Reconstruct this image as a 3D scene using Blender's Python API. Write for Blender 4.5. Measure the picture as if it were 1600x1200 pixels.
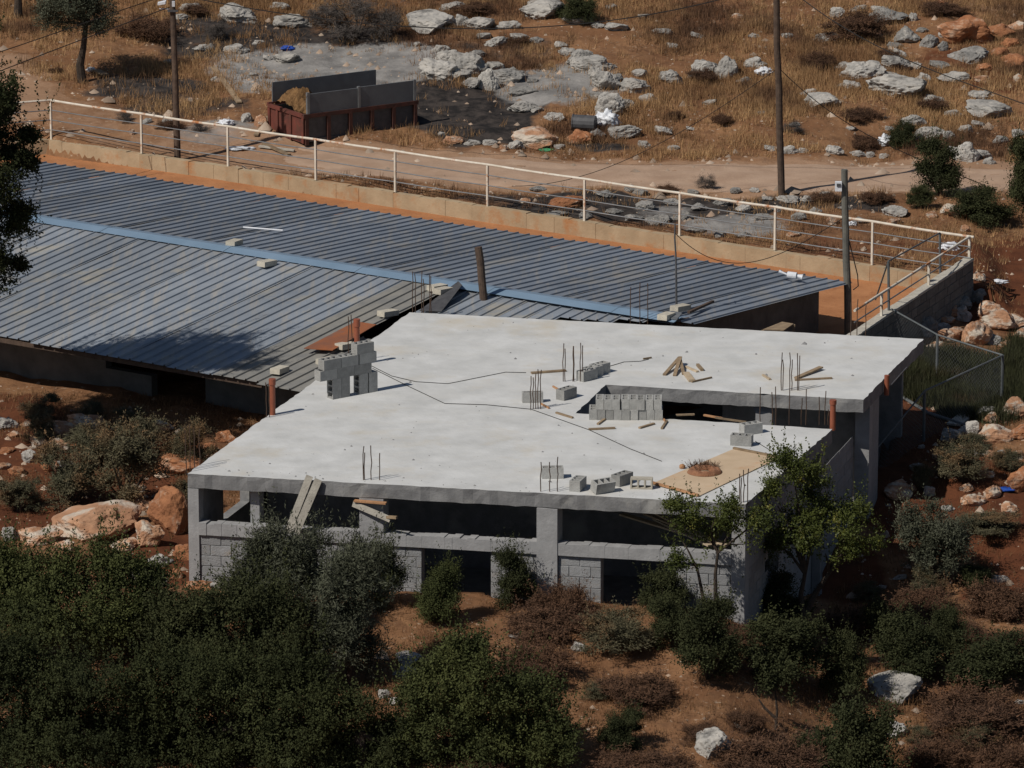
import bpy, bmesh, math, random
import numpy as np
from mathutils import Vector, Matrix, noise as mn

# ------------------------------------------------------------------ camera, sky, sun, exposure
for o in list(bpy.data.objects): bpy.data.objects.remove(o)
scene = bpy.context.scene
COL = scene.collection
F, PITCH, DIST = 8000.0, math.radians(14.5), 100.0
CAM = (0.0, -DIST*math.cos(PITCH), 2.2 + DIST*math.sin(PITCH))
cam_data = bpy.data.cameras.new('camera'); cam_data.sensor_width = 36; cam_data.lens = F/1600*36
cam_data.clip_end = 2000; cam_data.clip_start = 1
cam = bpy.data.objects.new('camera', cam_data); COL.objects.link(cam)
cam.location = CAM; cam.rotation_euler = (math.pi/2 - PITCH, 0, 0)
scene.camera = cam

SUN_EL, SUN_DIR = math.radians(47), math.radians(37)          # shadows fall right and away, 37 degrees off the x axis
to_sun = Vector((-math.cos(SUN_DIR)*math.cos(SUN_EL), -math.sin(SUN_DIR)*math.cos(SUN_EL), math.sin(SUN_EL)))
world = bpy.data.worlds.new('World'); scene.world = world; world.use_nodes = True
wn = world.node_tree.nodes; wl = world.node_tree.links; wn.clear()
sky = wn.new('ShaderNodeTexSky'); sky.sky_type = 'NISHITA'; sky.sun_disc = False
sky.air_density = 1.0; sky.dust_density = .6; sky.sun_elevation = SUN_EL; sky.sun_rotation = math.atan2(to_sun.x, to_sun.y) % (2*math.pi)
bg = wn.new('ShaderNodeBackground'); bg.inputs['Strength'].default_value = 0.06
wo = wn.new('ShaderNodeOutputWorld'); wl.new(sky.outputs[0], bg.inputs[0]); wl.new(bg.outputs[0], wo.inputs[0])
sd = bpy.data.lights.new('sun', 'SUN'); sd.energy = 5.0; sd.angle = math.radians(0.5); sd.color = (1.0, 0.94, 0.85)
sun = bpy.data.objects.new('sun', sd); COL.objects.link(sun)
sun.rotation_euler = (-to_sun).to_track_quat('-Z', 'Y').to_euler(); sun.location = (-30, -30, 40)
vs = scene.view_settings; vs.view_transform = 'Standard'; vs.look = 'None'; vs.gamma = 1; vs.exposure = -0.5
vs.use_curve_mapping = False

# ------------------------------------------------------------------ layout helpers (photo pixel -> point on a real plane)
def ray(px, py):
    a = (px-800)/F; b = -(py-600)/F; c, s = math.cos(PITCH), math.sin(PITCH)
    return (a, c+b*s, -s+b*c)
def P(px, py, z):
    r = ray(px, py); t = (z-CAM[2])/r[2]
    return Vector((r[0]*t, CAM[1]+r[1]*t, z))
def PY(px, py, y):
    r = ray(px, py); t = (y-CAM[1])/r[1]
    return Vector((r[0]*t, y, CAM[2]+r[2]*t))
def scale_at(p):
    return F/((p[1]-CAM[1])*math.cos(PITCH)-(p[2]-CAM[2])*math.sin(PITCH))
def _hash(ix, iy, seed):
    h = (ix.astype(np.int64)*374761393 + iy.astype(np.int64)*668265263 + seed*974711) & 0x7fffffff
    h = ((h ^ (h >> 13))*1274126177) & 0x7fffffff
    return ((h ^ (h >> 16)) & 0xffff)/65535.0
def vn(x, y, seed=0):
    x = np.asarray(x, float); y = np.asarray(y, float)
    ix = np.floor(x); iy = np.floor(y); fx = x-ix; fy = y-iy
    fx = fx*fx*(3-2*fx); fy = fy*fy*(3-2*fy); ix = ix.astype(int); iy = iy.astype(int)
    a = _hash(ix, iy, seed); b = _hash(ix+1, iy, seed); c = _hash(ix, iy+1, seed); d = _hash(ix+1, iy+1, seed)
    return (a*(1-fx)+b*fx)*(1-fy)+(c*(1-fx)+d*fx)*fy - .5
def fbm(x, y, seed=0, o=4):
    s = 0; a = 1
    for k in range(o): s = s+a*vn(np.asarray(x)*2**k, np.asarray(y)*2**k, seed+k); a *= .5
    return s
def sst(a, b, x):
    t = np.clip((np.asarray(x, float)-a)/(b-a), 0, 1); return t*t*(3-2*t)
W0 = np.array([-9.18, 27.2]); W1 = np.array([8.17, 15.24]); WD = (W1-W0)/np.linalg.norm(W1-W0); WN = np.array([-WD[1], WD[0]])
def H(x, y, detail=True):
    x = np.asarray(x, float); y = np.asarray(y, float)
    q = (x-W0[0])*WN[0]+(y-W0[1])*WN[1]
    front = .22 + np.where(y < -8.5, .13*(y+8.5), 0) + .25*sst(-3, 5, y)
    right = np.interp(y, [-60, -14, -8, -3.5, 1.5, 5, 12], [-7, -1.6, -1.0, -1.0, .12, .45, .5]); fx = sst(3.2, 6.2, x); front = front*(1-fx)+right*fx
    back = .92 + .10*np.maximum(0, y-26.5)*sst(26, 30, y) + .05*np.maximum(0, y-36)
    w = sst(-.13, .06, q)*sst(11.2, 10.6, x) + sst(13, 23, y)*sst(10.6, 11.2, x)
    w = np.where(y < 12, 0, w)
    z = front*(1-w)+back*w
    if detail:
        near_b = sst(1.2, 3, np.hypot((x-1)/6.5, (y+1.5)/8.5)*3)
        road = sst(1.9, 1.1, np.abs(y-road_y(x)))
        k = (.25+.75*near_b)*(1-.85*road)
        z = z + k*(.22*fbm(x*.45, y*.45, 11, 3) + .08*fbm(x*1.6, y*1.6, 31, 3)) + .012*fbm(x*6, y*6, 51, 2)
    bu, bv = foot(x, y); z = np.where((bu > .15) & (bu < BLU-.12) & (bv > .22) & (bv < 12.3), np.minimum(z, -.75), z)
    return z
_A, _B, _F = P(293, 740, 2.2), P(1165, 788, 2.2), P(640, 488, 2.2); BLU = (_B-_A).length
_e1, _e2 = (_B-_A).normalized(), (_F-_A).normalized(); _cr = _e1.x*_e2.y-_e1.y*_e2.x
def foot(x, y): return ((x-_A.x)*_e2.y-(y-_A.y)*_e2.x)/_cr, (_e1.x*(y-_A.y)-_e1.y*(x-_A.x))/_cr   # building footprint coordinates
RX = np.array([-60, -17, -13, -10, -7, -3, 1, 5, 9, 13, 17, 60.]); RY = np.array([60, 35, 32.5, 29.6, 27.6, 26.3, 25.4, 25.0, 24.9, 24.7, 24.5, 22.])
def road_y(x): return np.interp(x, RX, RY)
def h1(x, y): return float(H(x, y))
def G(px, py):
    r = ray(px, py); t0 = 70.0; prev = t0
    t = t0
    while t < 190:
        x, y, z = r[0]*t, CAM[1]+r[1]*t, CAM[2]+r[2]*t
        if z < h1(x, y): break
        prev = t; t += .6
    a, b = prev, t
    for _ in range(9):
        m = (a+b)/2
        if CAM[2]+r[2]*m < h1(r[0]*m, CAM[1]+r[1]*m): b = m
        else: a = m
    return Vector((r[0]*b, CAM[1]+r[1]*b, CAM[2]+r[2]*b))

# ------------------------------------------------------------------ materials
def mat(name, c1, c2=None, scale=6.0, rough=.85, bump=.2, bscale=None, c3=None, c3scale=1.3, c3lo=.55, c3hi=.7, metal=0.0, rnd=.12, world_co=False, trans=0.0, island=0.0, spec=.3, streak=None, speck=None):
    m = bpy.data.materials.new(name); m.use_nodes = True
    nt = m.node_tree; N = nt.nodes; L = nt.links; N.clear()
    out = N.new('ShaderNodeOutputMaterial'); bs = N.new('ShaderNodeBsdfPrincipled')
    bs.inputs['Roughness'].default_value = rough; bs.inputs['Metallic'].default_value = metal
    bs.inputs['Specular IOR Level'].default_value = spec
    if world_co:
        g = N.new('ShaderNodeNewGeometry'); co = g.outputs['Position']
    else:
        tc = N.new('ShaderNodeTexCoord'); oi = N.new('ShaderNodeObjectInfo')
        mul = N.new('ShaderNodeMath'); mul.operation = 'MULTIPLY'; mul.inputs[1].default_value = 57.0; L.new(oi.outputs['Random'], mul.inputs[0])
        ad = N.new('ShaderNodeVectorMath'); ad.operation = 'ADD'; L.new(tc.outputs['Object'], ad.inputs[0]); L.new(mul.outputs[0], ad.inputs[1]); co = ad.outputs[0]
    def nz(sc, det=6, ro=.6):
        n = N.new('ShaderNodeTexNoise'); n.inputs['Scale'].default_value = sc; n.inputs['Detail'].default_value = det; n.inputs['Roughness'].default_value = ro
        L.new(co, n.inputs['Vector']); return n.outputs['Fac']
    def ramp(f, lo, hi):
        r = N.new('ShaderNodeMapRange'); r.inputs['From Min'].default_value = lo; r.inputs['From Max'].default_value = hi; L.new(f, r.inputs[0]); return r.outputs[0]
    def mix(f, a, b):
        x = N.new('ShaderNodeMix'); x.data_type = 'RGBA'
        if isinstance(f, float): x.inputs[0].default_value = f
        else: L.new(f, x.inputs[0])
        for i, v in ((6, a), (7, b)):
            if isinstance(v, tuple): x.inputs[i].default_value = (*v, 1)
            else: L.new(v, x.inputs[i])
        return x.outputs[2]
    c2 = c2 or tuple(v*.7 for v in c1)
    col = mix(ramp(nz(scale), .35, .65), c1, c2)
    if c3: col = mix(ramp(nz(c3scale, 7, .65), c3lo, c3hi), col, c3)
    if streak:
        mp = N.new('ShaderNodeMapping'); mp.inputs['Scale'].default_value = streak[1]; mp.inputs['Rotation'].default_value = (0, 0, streak[2]); L.new(co, mp.inputs[0])
        n = N.new('ShaderNodeTexNoise'); n.inputs['Scale'].default_value = 1; n.inputs['Detail'].default_value = 5; n.inputs['Roughness'].default_value = .7; L.new(mp.outputs[0], n.inputs['Vector'])
        col = mix(ramp(n.outputs['Fac'], .50, .74), col, streak[0])
    if speck:
        vo = N.new('ShaderNodeTexVoronoi'); vo.inputs['Scale'].default_value = speck[1]; L.new(co, vo.inputs['Vector'])
        f1 = ramp(vo.outputs['Distance'], speck[2], speck[2]*.4); 
        mm = N.new('ShaderNodeMath'); mm.operation = 'MULTIPLY'; L.new(f1, mm.inputs[0]); L.new(ramp(nz(1.1), .52, .66), mm.inputs[1]); col = mix(mm.outputs[0], col, speck[0])
    if rnd or island:
        hs = N.new('ShaderNodeHueSaturation'); L.new(col, hs.inputs['Color'])
        if island:
            g2 = N.new('ShaderNodeNewGeometry'); f = ramp(g2.outputs['Random Per Island'], 0, 1); amt = island
        else:
            oi2 = N.new('ShaderNodeObjectInfo'); f = oi2.outputs['Random']; amt = rnd
        r = N.new('ShaderNodeMapRange'); r.inputs['To Min'].default_value = 1-amt; r.inputs['To Max'].default_value = 1+amt; L.new(f, r.inputs[0]); L.new(r.outputs[0], hs.inputs['Value'])
        col = hs.outputs[0]
    L.new(col, bs.inputs['Base Color'])
    if bump:
        b = N.new('ShaderNodeBump'); b.inputs['Strength'].default_value = bump; b.inputs['Distance'].default_value = .03
        L.new(nz(bscale or scale*4, 5), b.inputs['Height']); L.new(b.outputs[0], bs.inputs['Normal'])
    if trans:
        tr = N.new('ShaderNodeBsdfTranslucent'); L.new(col, tr.inputs[0]); mx = N.new('ShaderNodeMixShader'); mx.inputs[0].default_value = trans
        L.new(bs.outputs[0], mx.inputs[1]); L.new(tr.outputs[0], mx.inputs[2]); L.new(mx.outputs[0], out.inputs[0])
    else: L.new(bs.outputs[0], out.inputs[0])
    return m
M = {}
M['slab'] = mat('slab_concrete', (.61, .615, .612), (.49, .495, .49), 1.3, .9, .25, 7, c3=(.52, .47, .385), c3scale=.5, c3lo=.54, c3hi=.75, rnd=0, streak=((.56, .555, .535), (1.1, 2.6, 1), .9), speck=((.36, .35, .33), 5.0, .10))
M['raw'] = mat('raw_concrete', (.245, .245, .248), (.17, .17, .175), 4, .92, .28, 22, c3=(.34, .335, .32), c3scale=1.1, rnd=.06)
M['cast'] = mat('cast_concrete', (.34, .34, .345), (.26, .26, .265), 3, .92, .25, 20, c3=(.22, .22, .22), c3scale=1.4, c3lo=.56, c3hi=.72, rnd=.05, streak=((.27, .27, .275), (9, 9, .8), 0))
M['block'] = mat('concrete_block', (.36, .358, .345), (.28, .28, .27), 9, .95, .5, 60, rnd=.22)
M['pale_block'] = mat('dusty_block', (.52, .48, .40), (.42, .39, .33), 9, .95, .4, 60, rnd=.12)
M['wall_block'] = mat('wall_block', (.29, .295, .305), (.24, .245, .25), 2, .95, .5, 12, c3=(.29, .245, .20), c3scale=1.2, c3lo=.56, c3hi=.75, rnd=.10)
M['mortar'] = mat('mortar', (.28, .28, .285), (.23, .23, .235), 12, .95, .3)
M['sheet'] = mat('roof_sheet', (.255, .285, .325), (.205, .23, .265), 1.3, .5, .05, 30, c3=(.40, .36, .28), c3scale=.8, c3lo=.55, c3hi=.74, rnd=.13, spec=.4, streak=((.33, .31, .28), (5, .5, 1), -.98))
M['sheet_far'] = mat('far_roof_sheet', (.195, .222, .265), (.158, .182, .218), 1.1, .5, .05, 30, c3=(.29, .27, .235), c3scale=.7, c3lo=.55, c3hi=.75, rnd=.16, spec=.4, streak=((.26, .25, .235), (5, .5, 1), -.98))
M['dusty_sheet'] = mat('dusty_roof_sheet', (.26, .25, .225), (.19, .19, .185), 2.2, .8, .1, 30, rnd=.1)
M['ridge'] = mat('ridge_cap_paint', (.20, .285, .385), (.165, .245, .335), 1.2, .4, .03, 20, rnd=.03, spec=.5)
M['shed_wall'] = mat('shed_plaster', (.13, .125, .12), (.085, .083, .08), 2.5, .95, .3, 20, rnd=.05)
M['yard_wall'] = mat('boundary_render', (.43, .33, .215), (.33, .245, .155), 1.8, .95, .3, 20, c3=(.38, .19, .085), c3scale=1.6, c3lo=.54, c3hi=.70, rnd=.04)
M['yard_soil'] = mat('yard_soil', (.43, .195, .085), (.34, .145, .06), 1.5, 1, .5, 14, c3=(.30, .12, .05), c3scale=2.5, c3lo=.56, c3hi=.7, rnd=0)
M['road'] = mat('road_dust', (.43, .30, .215), (.34, .225, .155), 1.2, 1, .35, 14, c3=(.44, .31, .22), c3scale=2.2, rnd=0, world_co=True)
M['white_rust'] = mat('worn_white_paint', (.70, .655, .575), (.57, .51, .42), 5, .6, .1, 30, c3=(.42, .17, .06), c3scale=2.2, c3lo=.56, c3hi=.64, rnd=.05)
M['galv'] = mat('galvanised_pipe', (.24, .25, .26), (.17, .18, .19), 5, .5, .05, 30, metal=.4, rnd=.06)
M['dark_metal'] = mat('dark_steel', (.09, .09, .095), (.06, .06, .065), 8, .6, .1, 40, rnd=.1)
M['rebar'] = mat('rebar_steel', (.055, .042, .036), (.09, .05, .03), 20, .8, .1, 60, rnd=.1)
M['pipe'] = mat('orange_plastic_pipe', (.31, .10, .055), (.24, .075, .045), 4, .5, .05, 30, rnd=.05)
M['pole'] = mat('pole_timber', (.11, .075, .055), (.065, .045, .035), 8, .9, .3, 30, rnd=.12)
M['pole_grey'] = mat('grey_pole', (.15, .145, .125), (.10, .098, .088), 6, .85, .2, 30, rnd=.05)
M['red_paint'] = mat('faded_red_paint', (.16, .045, .032), (.09, .034, .026), 4, .75, .15, 20, c3=(.10, .045, .03), c3scale=3, rnd=.05)
M['board'] = mat('grey_board', (.125, .135, .145), (.10, .105, .115), 3, .7, .1, 20, rnd=.05)
M['straw'] = mat('straw', (.23, .13, .055), (.14, .075, .032), 12, 1, .8, 40, rnd=.05)
M['wood'] = mat('weathered_wood', (.30, .22, .14), (.20, .145, .095), 8, .9, .3, 30, rnd=.25)
M['wood_pale'] = mat('pale_wood', (.52, .42, .30), (.42, .33, .23), 7, .9, .3, 30, rnd=.15)
M['wood_orange'] = mat('orange_wood', (.46, .25, .13), (.34, .18, .09), 7, .9, .3, 30, rnd=.12)
M['plank_grey'] = mat('grey_plank', (.48, .45, .39), (.36, .335, .29), 6, .9, .3, 30, rnd=.08)
M['ply'] = mat('plywood', (.56, .43, .30), (.49, .37, .25), 2.2, .9, .1, 20, c3=(.50, .27, .13), c3scale=1.6, c3lo=.56, c3hi=.75, rnd=.03)
M['rust'] = mat('rusty_sheet', (.33, .105, .035), (.20, .085, .05), 1.6, .8, .2, 20, c3=(.15, .10, .085), c3scale=1.2, rnd=.03)
M['mortar_heap'] = mat('red_mortar', (.30, .15, .085), (.22, .10, .055), 8, 1, .8, 30, rnd=.05)
M['white_plastic'] = mat('white_plastic', (.72, .74, .78), (.60, .62, .66), 6, .5, .3, 15, rnd=.05)
M['blue_plastic'] = mat('blue_plastic', (.02, .09, .45), (.02, .06, .30), 6, .5, .4, 15, rnd=.05)
M['green_plastic'] = mat('green_plastic', (.05, .30, .13), (.04, .22, .10), 6, .5, .3, 15, rnd=.05)
M['cable'] = mat('cable', (.018, .017, .017), None, 5, .7, 0, rnd=0)
M['fence_post'] = mat('dull_steel_post', (.13, .14, .145), (.09, .10, .105), 5, .6, .05, 30, rnd=.06)
M['rib_shade_rust'] = mat('shaded_rusty_red', (.10, .04, .03), (.06, .03, .024), 5, .85, .2, 20, rnd=.1)  # rusty red darkened: shade on the truck side is put into the colour
M['oak_dark'] = mat('shaded_oak_leaf', (.047, .054, .021), (.023, .028, .012), .7, .85, 0, rnd=0, island=.3, trans=.10, spec=.12)  # darker copy of the oak leaf, crown shade mixed into its colour
M['wire'] = mat('fence_wire', (.16, .17, .17), None, 5, .6, 0, metal=.3, rnd=0)
M['dark'] = mat('dark_recess', (.03, .03, .03), None, 5, 1, 0, rnd=0)
M['rock_w'] = mat('limestone', (.43, .405, .37), (.29, .278, .26), 3.2, .95, 1.0, 9, c3=(.11, .105, .10), c3scale=2.9, c3lo=.52, c3hi=.68, rnd=.16)
M['rock_o'] = mat('stained_limestone', (.44, .25, .15), (.31, .16, .09), 2.4, .95, 1.0, 8, c3=(.48, .42, .35), c3scale=1.9, c3lo=.49, c3hi=.60, rnd=.14)
M['rock_g'] = mat('grey_limestone', (.26, .25, .235), (.155, .15, .142), 3.2, .95, .8, 9, c3=(.42, .39, .35), c3scale=2.1, c3lo=.56, c3hi=.68, rnd=.14)
M['rock_r'] = mat('red_earth_rock', (.36, .16, .075), (.23, .095, .045), 2.6, .95, 1.0, 8, c3=(.46, .34, .25), c3scale=2.0, c3lo=.55, c3hi=.68, rnd=.12)
M['oak'] = mat('oak_leaf', (.056, .061, .026), (.031, .036, .016), .9, .85, 0, rnd=0, island=.28, trans=.12, spec=.12)
M['bright'] = mat('bright_leaf', (.082, .092, .032), (.042, .051, .02), .9, .85, 0, rnd=0, island=.28, trans=.16, spec=.12)
M['olive'] = mat('olive_leaf', (.10, .105, .072), (.05, .056, .034), 1.5, .75, 0, rnd=0, island=.35, trans=.1, spec=.2)
M['yellow'] = mat('yellowing_leaf', (.09, .105, .026), (.05, .065, .018), 1.6, .5, 0, c3=(.20, .165, .03), c3scale=2.2, c3lo=.58, c3hi=.72, rnd=0, island=.28, trans=.2, spec=.15)
M['brown'] = mat('thorn_twig', (.12, .062, .034), (.07, .037, .022), 1.6, .9, 0, rnd=0, island=.35)
M['scrub'] = mat('grey_scrub_leaf', (.105, .09, .05), (.06, .06, .033), 1.0, .8, 0, c3=(.16, .095, .045), c3scale=1.2, c3lo=.5, c3hi=.62, rnd=0, island=.3)
M['dead'] = mat('dead_twig', (.10, .085, .075), (.065, .055, .05), 2, .9, 0, rnd=0, island=.3)
M['bark'] = mat('bark', (.07, .052, .04), (.04, .03, .024), 10, .95, .6, 40, rnd=.1)
M['grass'] = mat('dry_grass_blade', (.48, .305, .15), (.27, .15, .072), .38, .9, 0, c3=(.13, .07, .04), c3scale=.28, c3lo=.5, c3hi=.6, rnd=0, island=.4, trans=.15, world_co=True)
M['grass_pale'] = mat('front_grass_blade', (.26, .145, .068), (.18, .095, .045), .6, .9, 0, rnd=0, island=.4, trans=.15, world_co=True)
M['weed'] = mat('green_weed', (.05, .055, .022), (.035, .036, .016), 1.1, .8, 0, c3=(.08, .05, .026), c3scale=1.0, rnd=0, island=.35, trans=.15, world_co=True)
M['gravel'] = mat('gravel', (.40, .32, .25), (.30, .21, .15), 3, 1, .3, 20, rnd=0, island=.35, world_co=True)

def ground_material():
    m = bpy.data.materials.new('hill_soil'); m.use_nodes = True
    nt = m.node_tree; N = nt.nodes; L = nt.links; N.clear()
    out = N.new('ShaderNodeOutputMaterial'); bs = N.new('ShaderNodeBsdfPrincipled'); bs.inputs['Roughness'].default_value = 1; bs.inputs['Specular IOR Level'].default_value = .1
    g = N.new('ShaderNodeNewGeometry'); co = g.outputs['Position']
    def nz(sc, det=6, ro=.62):
        n = N.new('ShaderNodeTexNoise'); n.inputs['Scale'].default_value = sc; n.inputs['Detail'].default_value = det; n.inputs['Roughness'].default_value = ro; L.new(co, n.inputs['Vector']); return n.outputs['Fac']
    def ramp(f, lo, hi):
        r = N.new('ShaderNodeMapRange'); r.inputs['From Min'].default_value = lo; r.inputs['From Max'].default_value = hi; L.new(f, r.inputs[0]); return r.outputs[0]
    def mix(f, a, b):
        x = N.new('ShaderNodeMix'); x.data_type = 'RGBA'; L.new(f, x.inputs[0])
        for i, v in ((6, a), (7, b)):
            if isinstance(v, tuple): x.inputs[i].default_value = (*v, 1)
            else: L.new(v, x.inputs[i])
        return x.outputs[2]
    def mulf(a, b, add=False):
        x = N.new('ShaderNodeMath'); x.operation = 'ADD' if add else 'MULTIPLY'
        for i, v in ((0, a), (1, b)):
            if isinstance(v, float): x.inputs[i].default_value = v
            else: L.new(v, x.inputs[i])
        return x.outputs[0]
    at = N.new('ShaderNodeAttribute'); at.attribute_name = 'mask'
    sep = N.new('ShaderNodeSeparateColor'); L.new(at.outputs['Color'], sep.inputs[0])
    col = mix(ramp(nz(.7), .38, .62), (.26, .14, .072), (.175, .086, .044))
    col = mix(ramp(nz(3.5), .48, .68), col, (.15, .078, .042))
    col = mix(ramp(nz(9, 3), .62, .70), col, (.38, .28, .2))
    br = nz(2.2, 8, .7)
    def edge(ch): return ramp(mulf(ch, mulf(mulf(br, .9), -.45, True), True), .22, .55)
    col = mix(edge(sep.outputs[2]), col, mix(ramp(nz(2.5), .35, .65), (.135, .05, .024), (.085, .032, .017)))
    col = mix(edge(sep.outputs[1]), col, mix(ramp(nz(3), .4, .6), (.022, .02, .02), (.06, .05, .045)))
    col = mix(edge(sep.outputs[0]), col, mix(ramp(nz(1.4), .35, .65), (.31, .295, .28), (.17, .163, .157)))
    col = mix(edge(at.outputs['Alpha']), col, mix(ramp(nz(1.2), .35, .65), (.36, .225, .145), (.28, .17, .105)))
    L.new(col, bs.inputs['Base Color'])
    b = N.new('ShaderNodeBump'); b.inputs['Strength'].default_value = .7; b.inputs['Distance'].default_value = .06
    L.new(nz(5, 8, .65), b.inputs['Height']); L.new(b.outputs[0], bs.inputs['Normal']); L.new(bs.outputs[0], out.inputs[0])
    return m

# ------------------------------------------------------------------ mesh helpers
class MB:
    def __init__(s): s.v = []; s.f = []
    def add(s, vs, fs):
        k = len(s.v); s.v += [Vector(a) for a in vs]; s.f += [tuple(i+k for i in f) for f in fs]; return s
    def hexa(s, p):                                   # p: 4 bottom, 4 top (same winding)
        return s.add(p, [(3, 2, 1, 0), (4, 5, 6, 7), (0, 1, 5, 4), (1, 2, 6, 5), (2, 3, 7, 6), (3, 0, 4, 7)])
    def box(s, c, d, rz=0.0):
        ca, sa = math.cos(rz), math.sin(rz); pts = []
        for z in (-.5, .5):
            for x, y in ((-.5, -.5), (.5, -.5), (.5, .5), (-.5, .5)):
                X, Y = x*d[0], y*d[1]; pts.append((c[0]+X*ca-Y*sa, c[1]+X*sa+Y*ca, c[2]+z*d[2]))
        return s.hexa(pts)
    def bar(s, a, b, w, h, up=(0, 0, 1)):
        a = Vector(a); b = Vector(b); d = (b-a).normalized(); up = Vector(up)
        if abs(d.dot(up)) > .98: up = Vector((1, 0, 0))
        sx = d.cross(up).normalized(); sz = sx.cross(d).normalized()
        q = []
        for e in (a, b): q += [e-sx*w/2-sz*h/2, e+sx*w/2-sz*h/2, e+sx*w/2+sz*h/2, e-sx*w/2+sz*h/2]
        return s.add(q, [(0, 3, 2, 1), (4, 5, 6, 7), (0, 1, 5, 4), (1, 2, 6, 5), (2, 3, 7, 6), (3, 0, 4, 7)][:])
    def tube(s, pts, rad, n=8, cap=True):
        pts = [Vector(p) for p in pts]; k0 = len(s.v); m = len(pts)
        rr = rad if isinstance(rad, (list, tuple)) else [rad]*m
        prev = None
        for i, p in enumerate(pts):
            d = (pts[min(i+1, m-1)]-pts[max(i-1, 0)]).normalized()
            ref = prev if prev is not None else (Vector((1, 0, 0)) if abs(d.x) < .8 else Vector((0, 1, 0)))
            x = (ref-d*ref.dot(d)).normalized(); y = d.cross(x); prev = x
            for j in range(n):
                a = 2*math.pi*j/n; s.v.append(p+(x*math.cos(a)+y*math.sin(a))*rr[i])
        for i in range(m-1):
            for j in range(n):
                a = k0+i*n+j; b = k0+i*n+(j+1) % n; s.f.append((a, b, b+n, a+n))
        if cap: s.f.append(tuple(k0+j for j in range(n-1, -1, -1))); s.f.append(tuple(k0+(m-1)*n+j for j in range(n)))
        return s
    def mesh(s, name, off=(0, 0, 0)):
        me = bpy.data.meshes.new(name); o = Vector(off)
        me.from_pydata([tuple(v-o) for v in s.v], [], s.f); me.update(); return me
def link(name, data, m=None, parent=None, loc=(0, 0, 0), rz=0.0):
    o = bpy.data.objects.new(name, data); COL.objects.link(o)
    if m is not None and data is not None and not data.materials: data.materials.append(m)
    o.location = loc; o.rotation_euler = (0, 0, rz)
    if parent: o.parent = parent
    return o
def tag(o, label=None, cat=None, group=None, kind=None):
    if label: o['label'] = label
    if cat: o['category'] = cat
    if group: o['group'] = group
    if kind: o['kind'] = kind
    return o
def thing(name, label, cat, loc=(0, 0, 0), group=None): return tag(link(name, None, loc=loc), label, cat, group)
def part(name, mb, m, parent):                        # mb in world coordinates
    off = parent.location if parent.parent is None else Vector(parent.location)+Vector(parent.parent.location)
    return link(name, mb.mesh(name, off), m, parent)
def solo(name, mb, m, label, cat, base, group=None):  # one-mesh thing, origin at base
    return tag(link(name, mb.mesh(name, base), m, loc=base), label, cat, group)
def np_mesh(name, v, f):
    me = bpy.data.meshes.new(name); nf, k = f.shape
    me.vertices.add(len(v)); me.vertices.foreach_set('co', np.ascontiguousarray(v, dtype=np.float32).ravel())
    me.loops.add(nf*k); me.loops.foreach_set('vertex_index', np.ascontiguousarray(f, dtype=np.int32).ravel())
    me.polygons.add(nf); me.polygons.foreach_set('loop_start', np.arange(0, nf*k, k, dtype=np.int32))
    me.update(calc_edges=True); return me
ORD = 'first second third fourth fifth sixth seventh eighth ninth tenth eleventh twelfth thirteenth fourteenth fifteenth sixteenth seventeenth eighteenth nineteenth twentieth'.split()
def ordinal(i):
    if i < 20: return ORD[i]
    t = {2: 'twenty', 3: 'thirty', 4: 'forty'}[(i+1)//10]
    return t+'-'+ORD[(i+1) % 10-1] if (i+1) % 10 else {3: 'thirtieth', 4: 'fortieth'}[(i+1)//10]
pending = {}
def queue_label(o, phrase, cat, px, group=None):
    pending.setdefault((phrase, cat, group), []).append((px, o))
def flush_labels():
    for (phrase, cat, group), lst in pending.items():
        lst.sort(key=lambda t: t[0])
        for i, (_, o) in enumerate(lst):
            if len(lst) == 1: lab = phrase
            elif i == len(lst)-1: lab = phrase+', rightmost'
            elif i == 0: lab = phrase+', leftmost'
            else: lab = phrase+', '+ordinal(i)+' from left'
            tag(o, lab, cat, group if len(lst) > 1 else None)
RND = random.Random(7)

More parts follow.
